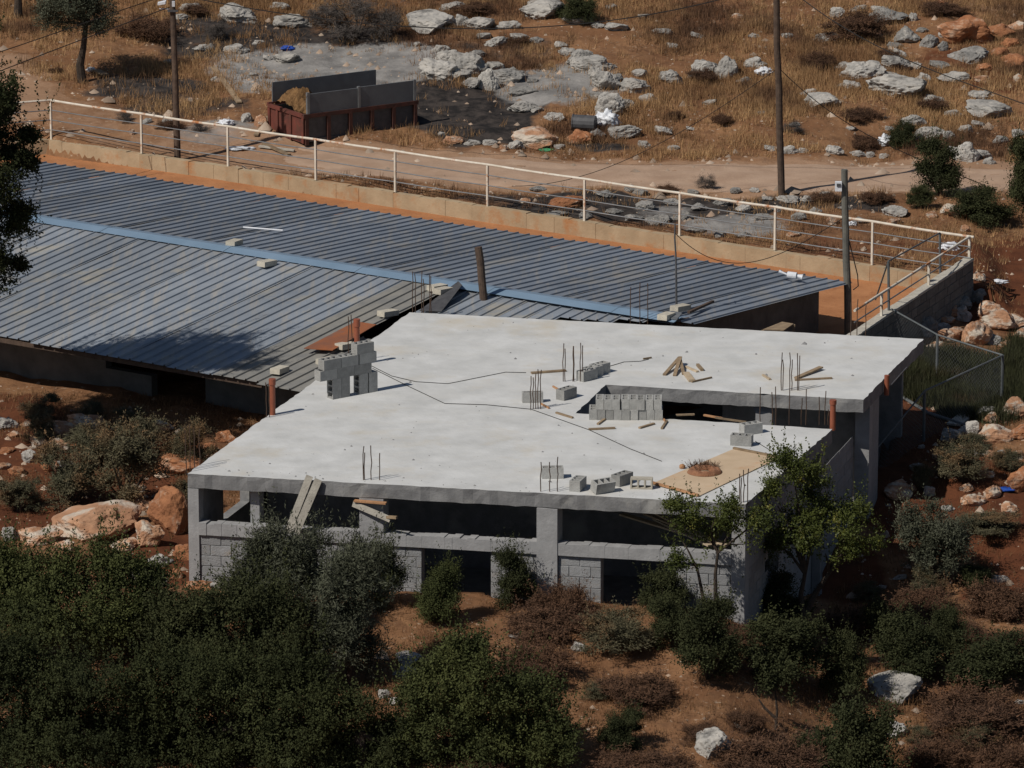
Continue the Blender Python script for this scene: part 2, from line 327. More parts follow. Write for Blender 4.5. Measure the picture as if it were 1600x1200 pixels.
# ------------------------------------------------------------------ ground with masks
def axis(lo, a, b, hi, fine, n):
    l = a-np.linspace(0, 1, n)[1:]**2*(a-lo); r = b+np.linspace(0, 1, n)[1:]**2*(hi-b)
    return np.concatenate([l[::-1], np.arange(a, b, fine), [b], r])
gx = axis(-300, -16, 16, 300, .125, 24); gy = axis(-120, -19, 44, 420, .13, 24)
X, Y = np.meshgrid(gx, gy); Z = H(X, Y)
wr, wc = X.shape
idx = np.arange(wr*wc).reshape(wr, wc)
faces = np.stack([idx[:-1, :-1], idx[:-1, 1:], idx[1:, 1:], idx[1:, :-1]], -1).reshape(-1, 4)
ground_me = np_mesh('ground', np.stack([X, Y, Z], -1).reshape(-1, 3), faces)
BLOBS = [  # px, py, half width m, half depth m, channel (0 ash, 1 burnt, 2 red soil, 3 road dust), strength
 (480, 105, 2.6, 2.2, 0, 1), (560, 110, 2.2, 2.0, 0, 1), (620, 95, 1.8, 1.8, 0, .95), (420, 120, 1.2, 1.4, 0, .7), (860, 130, 1.7, 1.8, 0, .95), (900, 118, 1.2, 1.5, 0, .8), (330, 205, 1.1, .9, 0, .6), (1110, 345, 1.0, 1.3, 0, .55), (1170, 350, 1.1, 1.2, 0, .6), (1030, 335, .9, .8, 0, .45),
 (700, 170, 1.5, 2.4, 1, 1), (740, 185, 1.6, 2.6, 1, 1), (780, 165, 1.2, 2.0, 1, .95), (660, 145, .9, 1.5, 1, .8), (330, 50, 2.2, 2.0, 1, .6), (420, 60, 2.2, 1.6, 1, .65), (230, 135, 2.0, 1.0, 1, .75), (280, 165, 2.2, 1.0, 1, .5), (560, 60, 1.6, 1.4, 1, .55), (950, 225, 1.0, .6, 1, .7),
 (900, 320, 1.7, 1.6, 1, .8), (1000, 325, 1.8, 1.8, 1, .85), (1110, 325, 1.8, 1.6, 1, .8), (1230, 325, 1.8, 1.0, 1, .75), (1330, 320, 1.2, .8, 1, .7), (780, 310, 1.0, 1.0, 1, .5), (790, 75, 1.5, .9, 1, .4),
 (30, 720, 2.2, 3.0, 2, 1), (60, 780, 2.0, 3.0, 2, 1), (0, 660, 2.0, 2.5, 2, .8), (170, 730, 3.0, 3.5, 2, .6), (280, 870, 1.2, 2.0, 2, .8), (1430, 680, 1.4, 3.2, 2, 1), (1470, 640, 1.3, 2.2, 2, 1), (1440, 770, 1.5, 2.5, 2, 1), (1540, 790, 1.8, 2.5, 2, 1), (1570, 880, 1.0, 2.0, 2, .8), (1560, 450, 1.2, 3.5, 2, .8), (1590, 420, 1.0, 3.0, 2, .7), (1320, 890, 1.0, 1.2, 2, .8), (1300, 385, 2.2, 1.5, 2, .4), (1560, 120, 1.4, 1.5, 2, .8), (1500, 85, 1.2, 1.0, 2, .5), (1540, 400, 1.6, 1.6, 2, .6), (1100, 15, 3, 2, 2, .3),
 (1590, 5, 1.3, 1.0, 3, 1), (20, 120, 1.2, 2.0, 3, .9), (0, 160, 1.5, 2.2, 3, .8)]
mask = np.zeros((wr, wc, 4)); WX = X+.7*fbm(X*.8, Y*.8, 5, 4); WY = Y+.7*fbm(X*.8+40, Y*.8, 9, 4)
for px, py, a, b, ch, st in BLOBS:
    c = G(px, py); d = np.hypot((WX-c.x)/a, (WY-c.y)/b); mask[..., ch] = np.maximum(mask[..., ch], st*sst(1.25, .55, d))
mask[..., 3] = np.maximum(mask[..., 3], sst(2.4, 1.3, np.abs(WY-road_y(X)))*(1-.62*sst(-3.5, -8, X)))
ca = ground_me.attributes.new('mask', 'FLOAT_COLOR', 'POINT'); ca.data.foreach_set('color', mask.reshape(-1, 4).astype(np.float32).ravel())
ground_me.shade_smooth()
ground = tag(link('ground', ground_me, ground_material()), 'orange brown rocky hillside ground', kind='structure')
def mask_at(x, y, ch):
    i = np.clip(np.searchsorted(gy, y), 0, wr-1); j = np.clip(np.searchsorted(gx, x), 0, wc-1); return mask[i, j, ch]

# road: its own strip a little above the soil, wheel tracks pressed in
rx = np.arange(-24, 24.01, .3); rv = np.linspace(-1.55, 1.55, 22)
RXg, RVg = np.meshgrid(rx, rv); wob = .25*fbm(rx*.5, rx*0, 77, 2); RYg = road_y(RXg)+RVg*(1+wob)[None, :]
edge = np.abs(RVg)/1.55
RZg = H(RXg, RYg)-.12*sst(-4.5, -7.5, RXg)+.035*(1-edge**4)-.02*edge**6 - .03*np.exp(-((np.abs(RVg)-.72)/.22)**2)+.012*fbm(RXg*3, RYg*3, 3, 2)
ri = np.arange(RXg.size).reshape(RXg.shape)
rf = np.stack([ri[:-1, :-1], ri[:-1, 1:], ri[1:, 1:], ri[1:, :-1]], -1).reshape(-1, 4)
rme = np_mesh('dirt_road', np.stack([RXg, RYg, RZg], -1).reshape(-1, 3), rf); rme.shade_smooth()
tag(link('dirt_road', rme, M['road']), 'pale dusty dirt road crossing behind the railing', kind='structure')

# ------------------------------------------------------------------ concrete building
A = P(293, 740, 2.2); B = P(1165, 788, 2.2); Fc = P(640, 488, 2.2)
e1 = (B-A).normalized(); e2 = (Fc-A).normalized(); LU = (B-A).length; LV = (Fc-A).length; ZS = 2.2
def W(u, v, z): return Vector((A.x+e1.x*u+e2.x*v, A.y+e1.y*u+e2.y*v, z))
bld = thing('unfinished_building', 'unfinished grey concrete building with a wide flat pale roof slab', 'building', W(LU/2, LV/2, 0.2))
def uvbox(mb, u0, u1, v0, v1, z0, z1):
    return mb.hexa([W(u0, v0, z0), W(u1, v0, z0), W(u1, v1, z0), W(u0, v1, z0), W(u0, v0, z1), W(u1, v0, z1), W(u1, v1, z1), W(u0, v1, z1)])
SU, SV0, SV1, LR = 5.55, 5.68, 7.95, LU+.32
outline = [(0, 0), (LU, 0), (LU+.26, 5.5), (SU+.05, SV0), (SU, SV1), (LR, 7.8), (LR+.05, LV-.15), (0, LV)]
def slab_mesh():
    rr = random.Random(3); pts = []; corner_i = []
    for i, (u, v) in enumerate(outline):
        u2, v2 = outline[(i+1) % len(outline)]; L = math.hypot(u2-u, v2-v); n = max(1, int(L/.16))
        corner_i.append(len(pts))
        for k in range(n):
            t = k/n; uu, vv = u+(u2-u)*t, v+(v2-v)*t; j = 0 if k == 0 else 1
            pts.append((uu+rr.uniform(-.018, .018)*j, vv+rr.uniform(-.018, .018)*j))
    bm = bmesh.new(); base = bld.location
    top = [bm.verts.new(W(u, v, ZS)-base) for u, v in pts]
    mid = [bm.verts.new(W(u+rr.uniform(-.01, .01), v-rr.uniform(-.01, .012), ZS-.06-rr.uniform(0, .04))-base) for u, v in pts]
    bot = [bm.verts.new(W(u, v, ZS-.255-rr.uniform(0, .02))-base) for u, v in pts]
    n = len(pts)
    i0 = corner_i[3]; i1 = corner_i[4]; i7 = corner_i[7]; left = list(range(i7, n))+[0]
    ja = min(left, key=lambda i: abs((pts[i][1] if i else 0)-SV0)); jb = min(left, key=lambda i: abs((pts[i][1] if i else 0)-SV1))
    rings = [list(range(0, i0+1))+list(range(ja, n)), list(range(i0, i1+1))+list(range(jb, ja+1)), list(range(i1, i7+1))+list(range(i7+1, jb+1))]
    caps = []
    for r_ in rings:
        caps.append(bm.faces.new([top[i] for i in r_])); g_ = bm.faces.new([bot[i] for i in r_][::-1]); g_.material_index = 1; caps.append(g_)
    for i in range(n):
        k = (i+1) % n
        for a, b in ((top, mid), (mid, bot)): f = bm.faces.new((a[k], a[i], b[i], b[k])); f.material_index = 1
    bmesh.ops.triangulate(bm, faces=caps); bmesh.ops.recalc_face_normals(bm, faces=bm.faces)
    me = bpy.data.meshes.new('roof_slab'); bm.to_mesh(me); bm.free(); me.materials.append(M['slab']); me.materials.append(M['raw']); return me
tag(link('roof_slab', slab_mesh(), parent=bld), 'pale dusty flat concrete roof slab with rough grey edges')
def bpart(name, m, *boxes):
    mb = MB()
    for b in boxes: uvbox(mb, *b)
    return part(name, mb, m, bld)
ZB = ZS-.28; SILL = 1.27; WB = SILL-.22; GZ = -1.7
for u0, u1, v0, v1, z0, z1 in [(.0, .2, .0, .25, GZ, ZB), (1.1, 1.27, .22, .47, SILL, ZB), (3.22, 3.67, .0, .3, GZ, ZB), (6.52, 6.9, -.03, .3, GZ, ZB), (10.08, LU, 0, .3, GZ, ZB), (8.5, 8.82, 7.98, 8.28, GZ, ZB), (LU-.25, LU, 5.2, 5.48, GZ, ZB), (LR-.3, LR-.02, 8.45, 8.7, GZ, ZB), (0, .25, 6.3, 6.6, GZ, ZB), (0, .25, 12.5, 12.8, GZ, ZB), (5.2, 5.5, 7.9, 8.2, GZ, ZB), (5.2, 5.5, 5.3, 5.6, GZ, ZB)]:
    cob = bpart('column', M['cast'], (u0, u1, v0, v1, z0, z1))
    if u0 == 8.5: part('column_capital', uvbox(MB(), 8.46, 8.86, 7.965, 8.3, ZB-.10, ZB-.005), M['raw'], cob)
for u0, u1 in ((.2, 3.22), (3.67, 6.52), (6.9, 10.08)):       # sill beam between columns, crumbly top
    mb = MB(); rr = random.Random(int(u0*10)); n = int((u1-u0)/.14)
    for k in range(n):
        a = u0+(u1-u0)*k/n; b = u0+(u1-u0)*(k+1)/n; h = SILL+rr.uniform(-.015, .018); uvbox(mb, a, b, -.012-rr.uniform(0, .012), .22, WB, h)
    part('sill_beam', mb, M['cast'], bld)
unit = MB().box((.5, .5, .5), (1, 1, 1)).mesh('wall_block')
bm = bmesh.new(); bm.from_mesh(unit); bmesh.ops.bevel(bm, geom=list(bm.edges), offset=.025, segments=1, affect='EDGES'); bm.to_mesh(unit); bm.free(); unit.materials.append(M['wall_block'])
eu_ang = math.atan2(e1.y, e1.x); ev_ang = math.atan2(e2.y, e2.x)
def block_at(p, ang, L, T, Hh):
    o = link('wall_block', unit, parent=bld, loc=p-bld.location, rz=ang); o.scale = (L, T, Hh); return o
def blockwork(runs, fixed, along, z0, z1, seed, thick=.19, skip=()):
    rr = random.Random(seed); z = z1; row = 0
    while z > z0:
        for a, b in runs:
            t = a - (.2 if row % 2 else 0)
            while t < b-.03:
                s0, s1 = max(t, a), min(t+.4, b)
                if s1-s0 > .05 and not any(k0 < (s0+s1)/2 < k1 and zz0 < z-.1 < zz1 for k0, k1, zz0, zz1 in skip):
                    d = rr.uniform(-.004, .008)
                    if along == 'u': block_at(W(s0+.006, fixed+d, z-.196), eu_ang, s1-s0-.012, thick, .188)
                    else: block_at(W(fixed-d, s0+.006, z-.196), ev_ang, s1-s0-.012, thick, .188)
                t += .4
        z -= .2; row += 1
front_runs = [(.2, 1.09), (2.4, 3.22), (3.67, 4.37), (5.65, 6.52), (6.9, 7.69), (9.06, 10.08)]
blockwork(front_runs, .035, 'u', -.35, WB, 1)
for a, b in front_runs: bpart('mortar_wall', M['mortar'], (a+.003, b-.003, .05, .21, GZ, WB-.004))
# right-hand wall: block courses, doorway, open gap above the sill at the slot
skip = [(1.5, 2.6, .25, 1.1), (5.48, 8.5, SILL-.02, 3)]
blockwork([(.3, 5.2), (5.48, 8.4)], LU+.0, 'v', .05, ZB-.01, 2, thick=.01, skip=skip)
for b_ in [(LU-.19, LU-.006, .31, 1.5, GZ, ZB-.004), (LU-.19, LU-.006, 2.6, 5.19, GZ, ZB-.004), (LU-.19, LU-.006, 1.5, 2.6, 1.1, ZB-.004), (LU-.19, LU-.006, 1.5, 2.6, GZ, .25), (LU-.07, LU-.006, 5.49, 8.44, GZ, SILL-.05), (LR-.2, LR-.03, 8.71, 9.3, GZ, ZB-.004)]: bpart('mortar_wall', M['mortar'], b_)
for b_ in [(.3, LR-.25, 12.3, 12.45, GZ, ZB-.004), (7.5, LR-.3, 9.35, 9.5, GZ, ZB-.004), (.02, .2, .26, 1.3, GZ, ZB-.004), (.02, .2, 1.3, 2.7, GZ, .95), (.02, .2, 2.7, 12.2, GZ, ZB-.004), (.3, LU-.3, 3.4, 3.55, GZ, ZB-.004), (5.62, LU-.3, 5.2, 5.35, GZ, ZB-.004), (5.28, 5.42, 5.65, 7.85, GZ, ZB-.004)]: bpart('inner_wall', M['raw'], b_)
bpart('floor', M['raw'], (.25, LU-.2, .3, 12.2, -.6, -.3))
bpart('edge_pillar', M['raw'], (LU+.005, LU+.16, 5.1, 5.3, GZ, ZB-.002))
# rebar standing out of the columns
def rebar(px, by, ty, z, lean=0.0):
    p = P(px, by, z); h = (by-ty)/scale_at(p)/.965; mb = MB(); rr = random.Random(px*7+by)
    q = [p+Vector((0, 0, -.05))]
    for k in range(1, 5): q.append(p+Vector((rr.uniform(-.012, .012)+lean*k/4, rr.uniform(-.012, .012), h*k/4)))
    mb.tube(q, .009, 6); part('rebar', mb, M['rebar'], bld)
for lst, by in (([(645, 425), (649, 428), (659, 424), (662, 436), (671, 430), (674, 432)], 488), ([(880, 537), (883, 545), (895, 541), (897, 541), (907, 536), (910, 540)], 596), ([(829, 588), (833, 590), (837, 584), (841, 577), (845, 578)], 639), ([(985, 449), (1000, 442), (1012, 443)], 503), ([(1221, 551), (1223, 562), (1234, 551), (1237, 562), (1246, 552), (1248, 556)], 610), ([(1188, 605), (1206, 613), (1212, 604), (1233, 602), (1252, 622), (1259, 608), (1280, 620), (1289, 611), (1294, 640)], 660), ([(568, 697), (570, 707), (580, 696), (593, 708)], 750), ([(845, 722), (859, 722), (871, 714)], 768), ([(1156, 740), (1158, 746), (1162, 734), (1168, 732)], 785), ([(545, 495), (550, 492)], 566), ([(416, 598), (421, 602)], 652)):
    for px, ty in lst: rebar(px, by, ty, ZS)
for px, ty, by in ((291, 672, 738), (297, 664, 734), (304, 668, 731), (312, 670, 727)): rebar(px, by, ty, ZS)
for px, ty in ((1329, 473), (1339, 468), (1352, 477)): rebar(px, 524, ty, ZS)
def drain_pipe(px, by, ty, r=.055):
    p = P(px, by, ZS); h = (by-ty)/scale_at(p)/.965; mb = MB(); mb.tube([p+Vector((0, 0, -.06)), p+Vector((.0, 0, h*.84)), p+Vector((0, 0, h*.84)), p+Vector((0, 0, h))], [r, r, r*1.22, r*1.22], 14)
    tag(part('drain_pipe', mb, M['pipe'], bld), 'upright orange plastic drain pipe set in the slab')
drain_pipe(426, 648, 592); drain_pipe(558, 570, 499); drain_pipe(1301, 667, 625)
mb = MB(); mb.tube([W(LR+.09, 9.4, ZS-.3), W(LR+.09, 9.4, ZS+.1)], .05, 12); part('drain_pipe', mb, M['pipe'], bld)
mb = MB(); mb.bar(W(3.15, -.06, ZB-.04), W(3.75, -.08, ZB-.05), .1, .03); part('formwork_board', mb, M['wood_orange'], bld)
mb = MB(); mb.bar(W(3.12, -.05, ZB-.1), W(3.85, -.16, ZB-.33), .03, .11); part('formwork_board', mb, M['plank_grey'], bld)
mb = MB(); mb.bar(W(3.7, -.1, ZB-.3), W(4.0, -.25, ZB-.26), .05, .05); part('formwork_board', mb, M['wood'], bld)

# ------------------------------------------------------------------ shed
R1 = P(60, 345, 2.2); R2 = P(1040, 499, 2.2); SD = (R2-R1).normalized(); SN = Vector((-SD.y, SD.x, 0))
WNEAR, WFAR = 6.95, 6.39
shed = thing('metal_roofed_shed', 'long low shed with blue grey ribbed metal roof and blue ridge cap', 'shed', (R1+SD*8)-Vector((0, 0, 1.9)))
def SP(s, w, dz=0.0): # s along the ridge, w across (negative toward the concrete building)
    z = 2.2-(.0915*-w if w < 0 else .0625*w); p = R1+SD*s+SN*w; return Vector((p.x, p.y, z+dz))
def sheet(s, w0, w1, m, ribs=4, pitch=.295, dz=0.0, label=None, seed=0):
    rr = random.Random(seed); mb = MB(); prof = []
    for k in range(ribs):
        b = k*pitch
        prof += [(b, 0), (b+.22, 0), (b+.232, .031), (b+.257, .031), (b+.269, 0)]
    prof.append((ribs*pitch+.01, .002)); n = len(prof); nl = max(2, int(abs(w1-w0)/1.2)+1); j0, j1 = rr.uniform(-.05, .05), rr.uniform(-.05, .05); tz = rr.uniform(0, .012)
    for i in range(nl):
        t = i/(nl-1); w = w0+(w1-w0)*t + (j0 if i == 0 else j1 if i == nl-1 else 0); sag = rr.uniform(-.008, .008)
        for a, h in prof: mb.v.append(SP(s+a, w, dz+h+tz+sag))
    fl = w1 > w0
    for i in range(nl-1):
        for k in range(n-1):
            q = (i*n+k, i*n+k+1, (i+1)*n+k+1, (i+1)*n+k); mb.f.append(q if fl else q[::-1])
    return tag(part('roof_sheet', mb, m, shed), label)
def slab_clear(s):   # how far down the near slope a sheet can run before the concrete building
    w = -.3
    while w > -WNEAR:
        p = SP(s, w); d = p-A; cr = e1.x*e2.y-e1.y*e2.x
        u = (d.x*e2.y-d.y*e2.x)/cr; v = (e1.x*d.y-e1.y*d.x)/cr
        if -.25 < u < LU+.5 and -.3 < v < LV+.2: return w+.05
        w -= .1
    return w
s = -5.2; k = 0
while s < 16.6:
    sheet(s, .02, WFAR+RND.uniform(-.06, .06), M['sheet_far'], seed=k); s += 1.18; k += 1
s = -5.2
while s < 10.6:
    last = s > 9.3
    sheet(s, -.02, -WNEAR, M['sheet'] if not last else M['dusty_sheet'], dz=.035, seed=k); s += 1.18; k += 1
s_e = s
for s, w0 in ((s_e, -3.75), (s_e+.59, -5.2)): sheet(s, w0, -WNEAR-.15, M['dusty_sheet'], ribs=2, dz=.03, seed=k); k += 1
s = 11.5
while s < 16.4:
    w1 = max(slab_clear(s), slab_clear(s+.59)); sheet(s, -.02, w1, M['sheet'], ribs=2, dz=0, seed=k); s += .59; k += 1
mb = MB(); prev = None
for i in range(24):
    s = -5.3+i*(16.9+5.3)/23; q = [SP(s, -.3, .075), SP(s, 0, .10), SP(s, .3, .075)]; k0 = len(mb.v); mb.v += q
    if i: mb.f += [(k0-3, k0, k0+1, k0-2), (k0-2, k0+1, k0+2, k0-1)]
cap = part('ridge_cap', mb, M['ridge'], shed)
# seams between the ridge pieces
for s in (-1.6, 1.9, 5.3, 8.8, 12.2, 15.3):
    mb = MB(); mb.v += [SP(s, -.31, .082), SP(s, 0, .107), SP(s, .31, .082), SP(s+.07, -.31, .082), SP(s+.07, 0, .107), SP(s+.07, .31, .082)]; mb.f += [(0, 3, 4, 1), (1, 4, 5, 2)]; part('ridge_joint', mb, M['ridge'], cap)
def wallq(mb, a, b, z0, za, zb, t=.2, inward=None):
    n = Vector((-(b-a).y, (b-a).x, 0)).normalized()*t
    if inward is not None and n.dot(inward) < 0: n = -n
    mb.hexa([Vector((q.x, q.y, z0)) for q in (a, b, b+n, a+n)]+[Vector((q.x, q.y, z)) for q, z in ((a, za), (b, zb), (b+n, zb), (a+n, za))])
g0, g1 = SP(16.55, -.5), SP(16.55, WFAR-.25); gm = SP(16.55, 0)
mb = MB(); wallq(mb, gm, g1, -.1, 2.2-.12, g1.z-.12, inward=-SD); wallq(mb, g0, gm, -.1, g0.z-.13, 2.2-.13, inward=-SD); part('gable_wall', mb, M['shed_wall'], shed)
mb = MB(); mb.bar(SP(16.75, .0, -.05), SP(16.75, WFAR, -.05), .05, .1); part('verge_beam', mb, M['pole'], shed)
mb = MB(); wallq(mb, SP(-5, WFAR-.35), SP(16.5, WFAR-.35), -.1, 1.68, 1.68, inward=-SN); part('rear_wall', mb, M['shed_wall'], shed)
wn_ = -WNEAR+1.35; mb = MB(); ps = lambda s: SP(s, wn_)
for a, b, z0, z1 in ((-5, .7, .0, 1.58), (.7, 2.0, 1.3, 1.58), (2.0, 6.3, .0, 1.58), (6.3, 7.5, 1.4, 1.58), (6.3, 7.5, .0, .9), (7.5, 8.9, 1.42, 1.58), (8.9, 11.4, .0, 1.58)):
    wallq(mb, ps(a), ps(b), z0, z1, z1, inward=SN)
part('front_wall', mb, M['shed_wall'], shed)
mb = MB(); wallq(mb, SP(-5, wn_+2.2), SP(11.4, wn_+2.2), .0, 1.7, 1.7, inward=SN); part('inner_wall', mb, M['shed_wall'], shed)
mb = MB(); mb.bar(SP(-5.2, -WNEAR+.1, -.05), SP(11.3, -WNEAR+.1, -.05), .08, .1); part('eave_beam', mb, M['pole'], shed)
mb = MB(); mb.bar(SP(-5.2, WFAR-.1, -.05), SP(16.6, WFAR-.1, -.05), .08, .1); part('eave_beam', mb, M['pole'], shed)
for s in np.arange(-4.5, 11.5, 1.6):
    mb = MB(); mb.bar(SP(s, -WNEAR+.06, -.04), SP(s, wn_+.3, -.04), .06, .09); part('rafter', mb, M['pole'], shed)

# ------------------------------------------------------------------ yard, boundary wall, railing
YZ, WT = .69, 1.05
pb = [(92, 215), (220, 240), (350, 262), (487, 283), (618, 300), (762, 322), (911, 346), (1062, 368), (1210, 391), (1368, 412)]
posts = [P(x, y, WT) for x, y in pb]
dline = np.array([(p.x, p.y) for p in posts]); cen = dline.mean(0); dd = np.linalg.svd(dline-cen)[2][0]; dd = dd if dd[0] > 0 else -dd
posts = [Vector((*(cen+dd*((np.array((p.x, p.y))-cen)@dd)), WT)) for p in posts]
EZ = 1.5; K1 = P(1521, 405, EZ); K2 = P(1338, 525, EZ)
wd = Vector((dd[0], dd[1], 0)); wnrm = Vector((-dd[1], dd[0], 0))
corner = posts[-1]+wd*((Vector((K1.x, K1.y, 0))-Vector((posts[-1].x, posts[-1].y, 0))).dot(wd)); corner.z = WT
L0 = posts[0]+Vector((-5, -1.6, 0))
yc = [posts[0]+wnrm*.1, corner, Vector((K1.x-.1, K1.y, 0)), Vector((K2.x-.1, K2.y, 0)), SP(17.5, -2.2), SP(14, 4), SP(-6, 4), Vector((L0.x, L0.y, 0))]
# yard soil as a lightly uneven grid clipped to its outline
def inside(x, y, poly):
    c = False; j = len(poly)-1
    for i in range(len(poly)):
        if (poly[i].y > y) != (poly[j].y > y) and x < (poly[j].x-poly[i].x)*(y-poly[i].y)/(poly[j].y-poly[i].y)+poly[i].x: c = not c
        j = i
    return c
bm = bmesh.new(); f = bm.faces.new([bm.verts.new((p.x, p.y, YZ)) for p in yc]); bmesh.ops.triangulate(bm, faces=[f])
bmesh.ops.subdivide_edges(bm, edges=list(bm.edges), cuts=5, use_grid_fill=True)
for v in bm.verts: v.co.z += .05*float(fbm(v.co.x*.8, v.co.y*.8, 4, 3))
bmesh.ops.recalc_face_normals(bm, faces=bm.faces); me = bpy.data.meshes.new('yard_ground'); bm.to_mesh(me); bm.free()
tag(link('yard_ground', me, M['yard_soil']), 'bare orange soil of the yard behind the shed', kind='structure')
bw = thing('boundary_wall', 'low tan rendered yard wall stained orange along its foot', 'wall', posts[5]-Vector((0, 0, .5)))
allp = [posts[0]]+posts[1:]+[corner]
for i in range(len(allp)-1):
    mb = MB(); a, b = allp[i], allp[i+1]; n = 7; rr = random.Random(i)
    for k in range(n):
        p = a.lerp(b, k/n); q = a.lerp(b, (k+1)/n); z = WT+rr.uniform(-.018, .012); t = .1+rr.uniform(-.008, .008)
        mb.hexa([Vector((c.x, c.y, .2)) for c in (p-wnrm*t, q-wnrm*t, q+wnrm*.1, p+wnrm*.1)]+[Vector((c.x, c.y, z)) for c in (p-wnrm*t, q-wnrm*t, q+wnrm*.1, p+wnrm*.1)])
    part('wall_panel', mb, M['yard_wall'], bw)
mb = MB(); wallq(mb, L0, posts[0], .2, 1.0, WT); part('wall_panel', mb, M['yard_wall'], bw)
ew = thing('end_wall', 'grey block wall closing the right end of the orange yard', 'wall', (K1+K2)/2-Vector((0, 0, 1.2)))
ed = (K2-K1).normalized(); eo = Vector((-ed.y, ed.x, 0)); eo = eo if eo.x > 0 else -eo; EL = (K2-K1).length+1.2
mb = MB(); a, b = K1, K1+ed*EL
mb.hexa([Vector((c.x, c.y, -.2)) for c in (a-eo*.2, b-eo*.2, b-eo*.008, a-eo*.008)]+[Vector((c.x, c.y, EZ-.03)) for c in (a-eo*.2, b-eo*.2, b-eo*.008, a-eo*.008)]); part('mortar_wall', mb, M['mortar'], ew)
mb = MB(); rr = random.Random(2); n = 26
for k in range(n):
    p = a+ed*(EL*k/n); q = a+ed*(EL*(k+1)/n); z = EZ+rr.uniform(0, .02)
    mb.hexa([Vector((c.x, c.y, EZ-.03)) for c in (p-eo*.215, q-eo*.215, q+eo*.015, p+eo*.015)]+[Vector((c.x, c.y, z)) for c in (p-eo*.215, q-eo*.215, q+eo*.015, p+eo*.015)])
part('coping', mb, M['plank_grey'], ew)
eang = math.atan2(ed.y, ed.x); unit_end = unit.copy(); unit_end.materials.clear(); M['end_block'] = mat('shaded_block', (.17, .165, .155), (.12, .118, .112), 3, .95, .5, 20, rnd=.14); unit_end.materials.append(M['end_block'])  # darker copy of the wall block colour, shade of this wall put in
z = EZ-.035; row = 0
while z > 0:
    t = -.2 if row % 2 else 0.0
    while t < EL-.05:
        s0, s1 = max(t, 0), min(t+.4, EL)
        if s1-s0 > .06:
            p = K1+ed*(s0+.006)-eo*.012; o = link('wall_block', unit_end, parent=ew, loc=Vector((p.x, p.y, z-.196))-ew.location, rz=eang); o.scale = (s1-s0-.012, .02+.004*((row*7+int(t*5)) % 3), .188)
        t += .4
    z -= .2; row += 1
rail = thing('yard_railing', 'rust flecked white metal railing along the tan yard wall', 'railing', posts[5]-Vector((0, 0, 0)))
RH = 1.0
rposts = posts[:]
for p in rposts:
    mb = MB(); mb.box((p.x, p.y, WT+RH/2), (.048, .048, RH), math.atan2(dd[1], dd[0])); part('post', mb, M['white_rust'], rail)
ct = Vector((K1.x, K1.y, EZ+.5)); 
def railbar(h, rad, m):
    pts = [Vector((p.x, p.y, WT+h)) for p in rposts]; mb = MB()
    end = Vector((corner.x, corner.y, WT+h)) if h < RH else Vector((K1.x, K1.y, EZ+.5))
    start = Vector((L0.x, L0.y, 1.0+h)); pts = [start]+pts+[end]
    q = []
    for i in range(len(pts)-1):
        for k in range(4): q.append(pts[i].lerp(pts[i+1], k/4)+Vector((0, 0, -.012*math.sin(math.pi*k/4))))
    mb.tube(q+[pts[-1]], rad, 8); part('rail', mb, m, rail)
railbar(RH, .030, M['white_rust'])
for h in (.25, .5, .75): railbar(h, .014, M['galv'])
er = thing('end_railing', 'short two-bar white railing on the grey end wall', 'railing', K1.copy())
for t in (0.0, .36, .76):
    p = K1+ed*((K2-K1).length*t)-eo*.1; mb = MB(); mb.box((p.x, p.y, EZ+.25), (.05, .05, .5), eang); part('post', mb, M['white_rust'], er)
for h, r_ in ((.5, .03), (.25, .016)):
    mb = MB(); mb.tube([K1-eo*.1+Vector((0, 0, h)), K1+ed*(EL-1.35)-eo*.1+Vector((0, 0, h))], r_, 8); part('rail', mb, M['white_rust'] if h > .3 else M['galv'], er)

# ------------------------------------------------------------------ wire fence on the right
def fence(name, label, pts, h, m_top=True):
    t = thing(name, label, 'fence', pts[0].copy())
    for p in pts:
        mb = MB(); mb.tube([p-Vector((0, 0, .2)), p+Vector((0, 0, h))], .03, 8); part('post', mb, M['fence_post'], t)
    for a, b in zip(pts, pts[1:]):
        mb = MB(); mb.tube([a+Vector((0, 0, h)), b+Vector((0, 0, h))], .02, 6); part('top_rail', mb, M['fence_post'], t)
        mb = MB(); L = (b-a).length; n = int(L/.09); hh = h*.97
        for k in range(-int(hh/.09), n+1):
            for sgn in (1, -1):
                t0 = k*.09 if sgn > 0 else k*.09+hh; q0 = [(t0, 0.02), (t0+sgn*hh, hh)]
                (x0, z0), (x1, z1) = q0
                lo, hi = 0.0, 1.0
                if x1 != x0:
                    ta, tb = sorted(((0-x0)/(x1-x0), (L-x0)/(x1-x0))); lo, hi = max(0, ta), min(1, tb)
                if hi-lo > .05:
                    pa = a+(b-a)*((x0+(x1-x0)*lo)/L); pb_ = a+(b-a)*((x0+(x1-x0)*hi)/L)
                    mb.tube([pa+Vector((0, 0, z0+(z1-z0)*lo)), pb_+Vector((0, 0, z0+(z1-z0)*hi))], .0022, 3, cap=False)
        part('wire_mesh', mb, M['wire'], t)
    return t
def onG(px, py, top, h):
    g = G(px, py); return g
f_pts = [P(1393, 490, 1.45), P(1465, 524, 1.45), P(1567, 553, 1.45), P(1445, 598, 1.45), P(1352, 636, 1.45)]
for p in f_pts: p.z = h1(p.x, p.y)
fence('wire_fence', 'sagging grey pipe and wire mesh fence beyond the roof corner', f_pts, 1.05)
t = thing('fence_gate', 'tall grey pipe and mesh gate frame above the end wall', 'gate', P(1392, 500, .5))
g1_, g2_ = P(1391, 490, 1.45), P(1470, 480, .5)
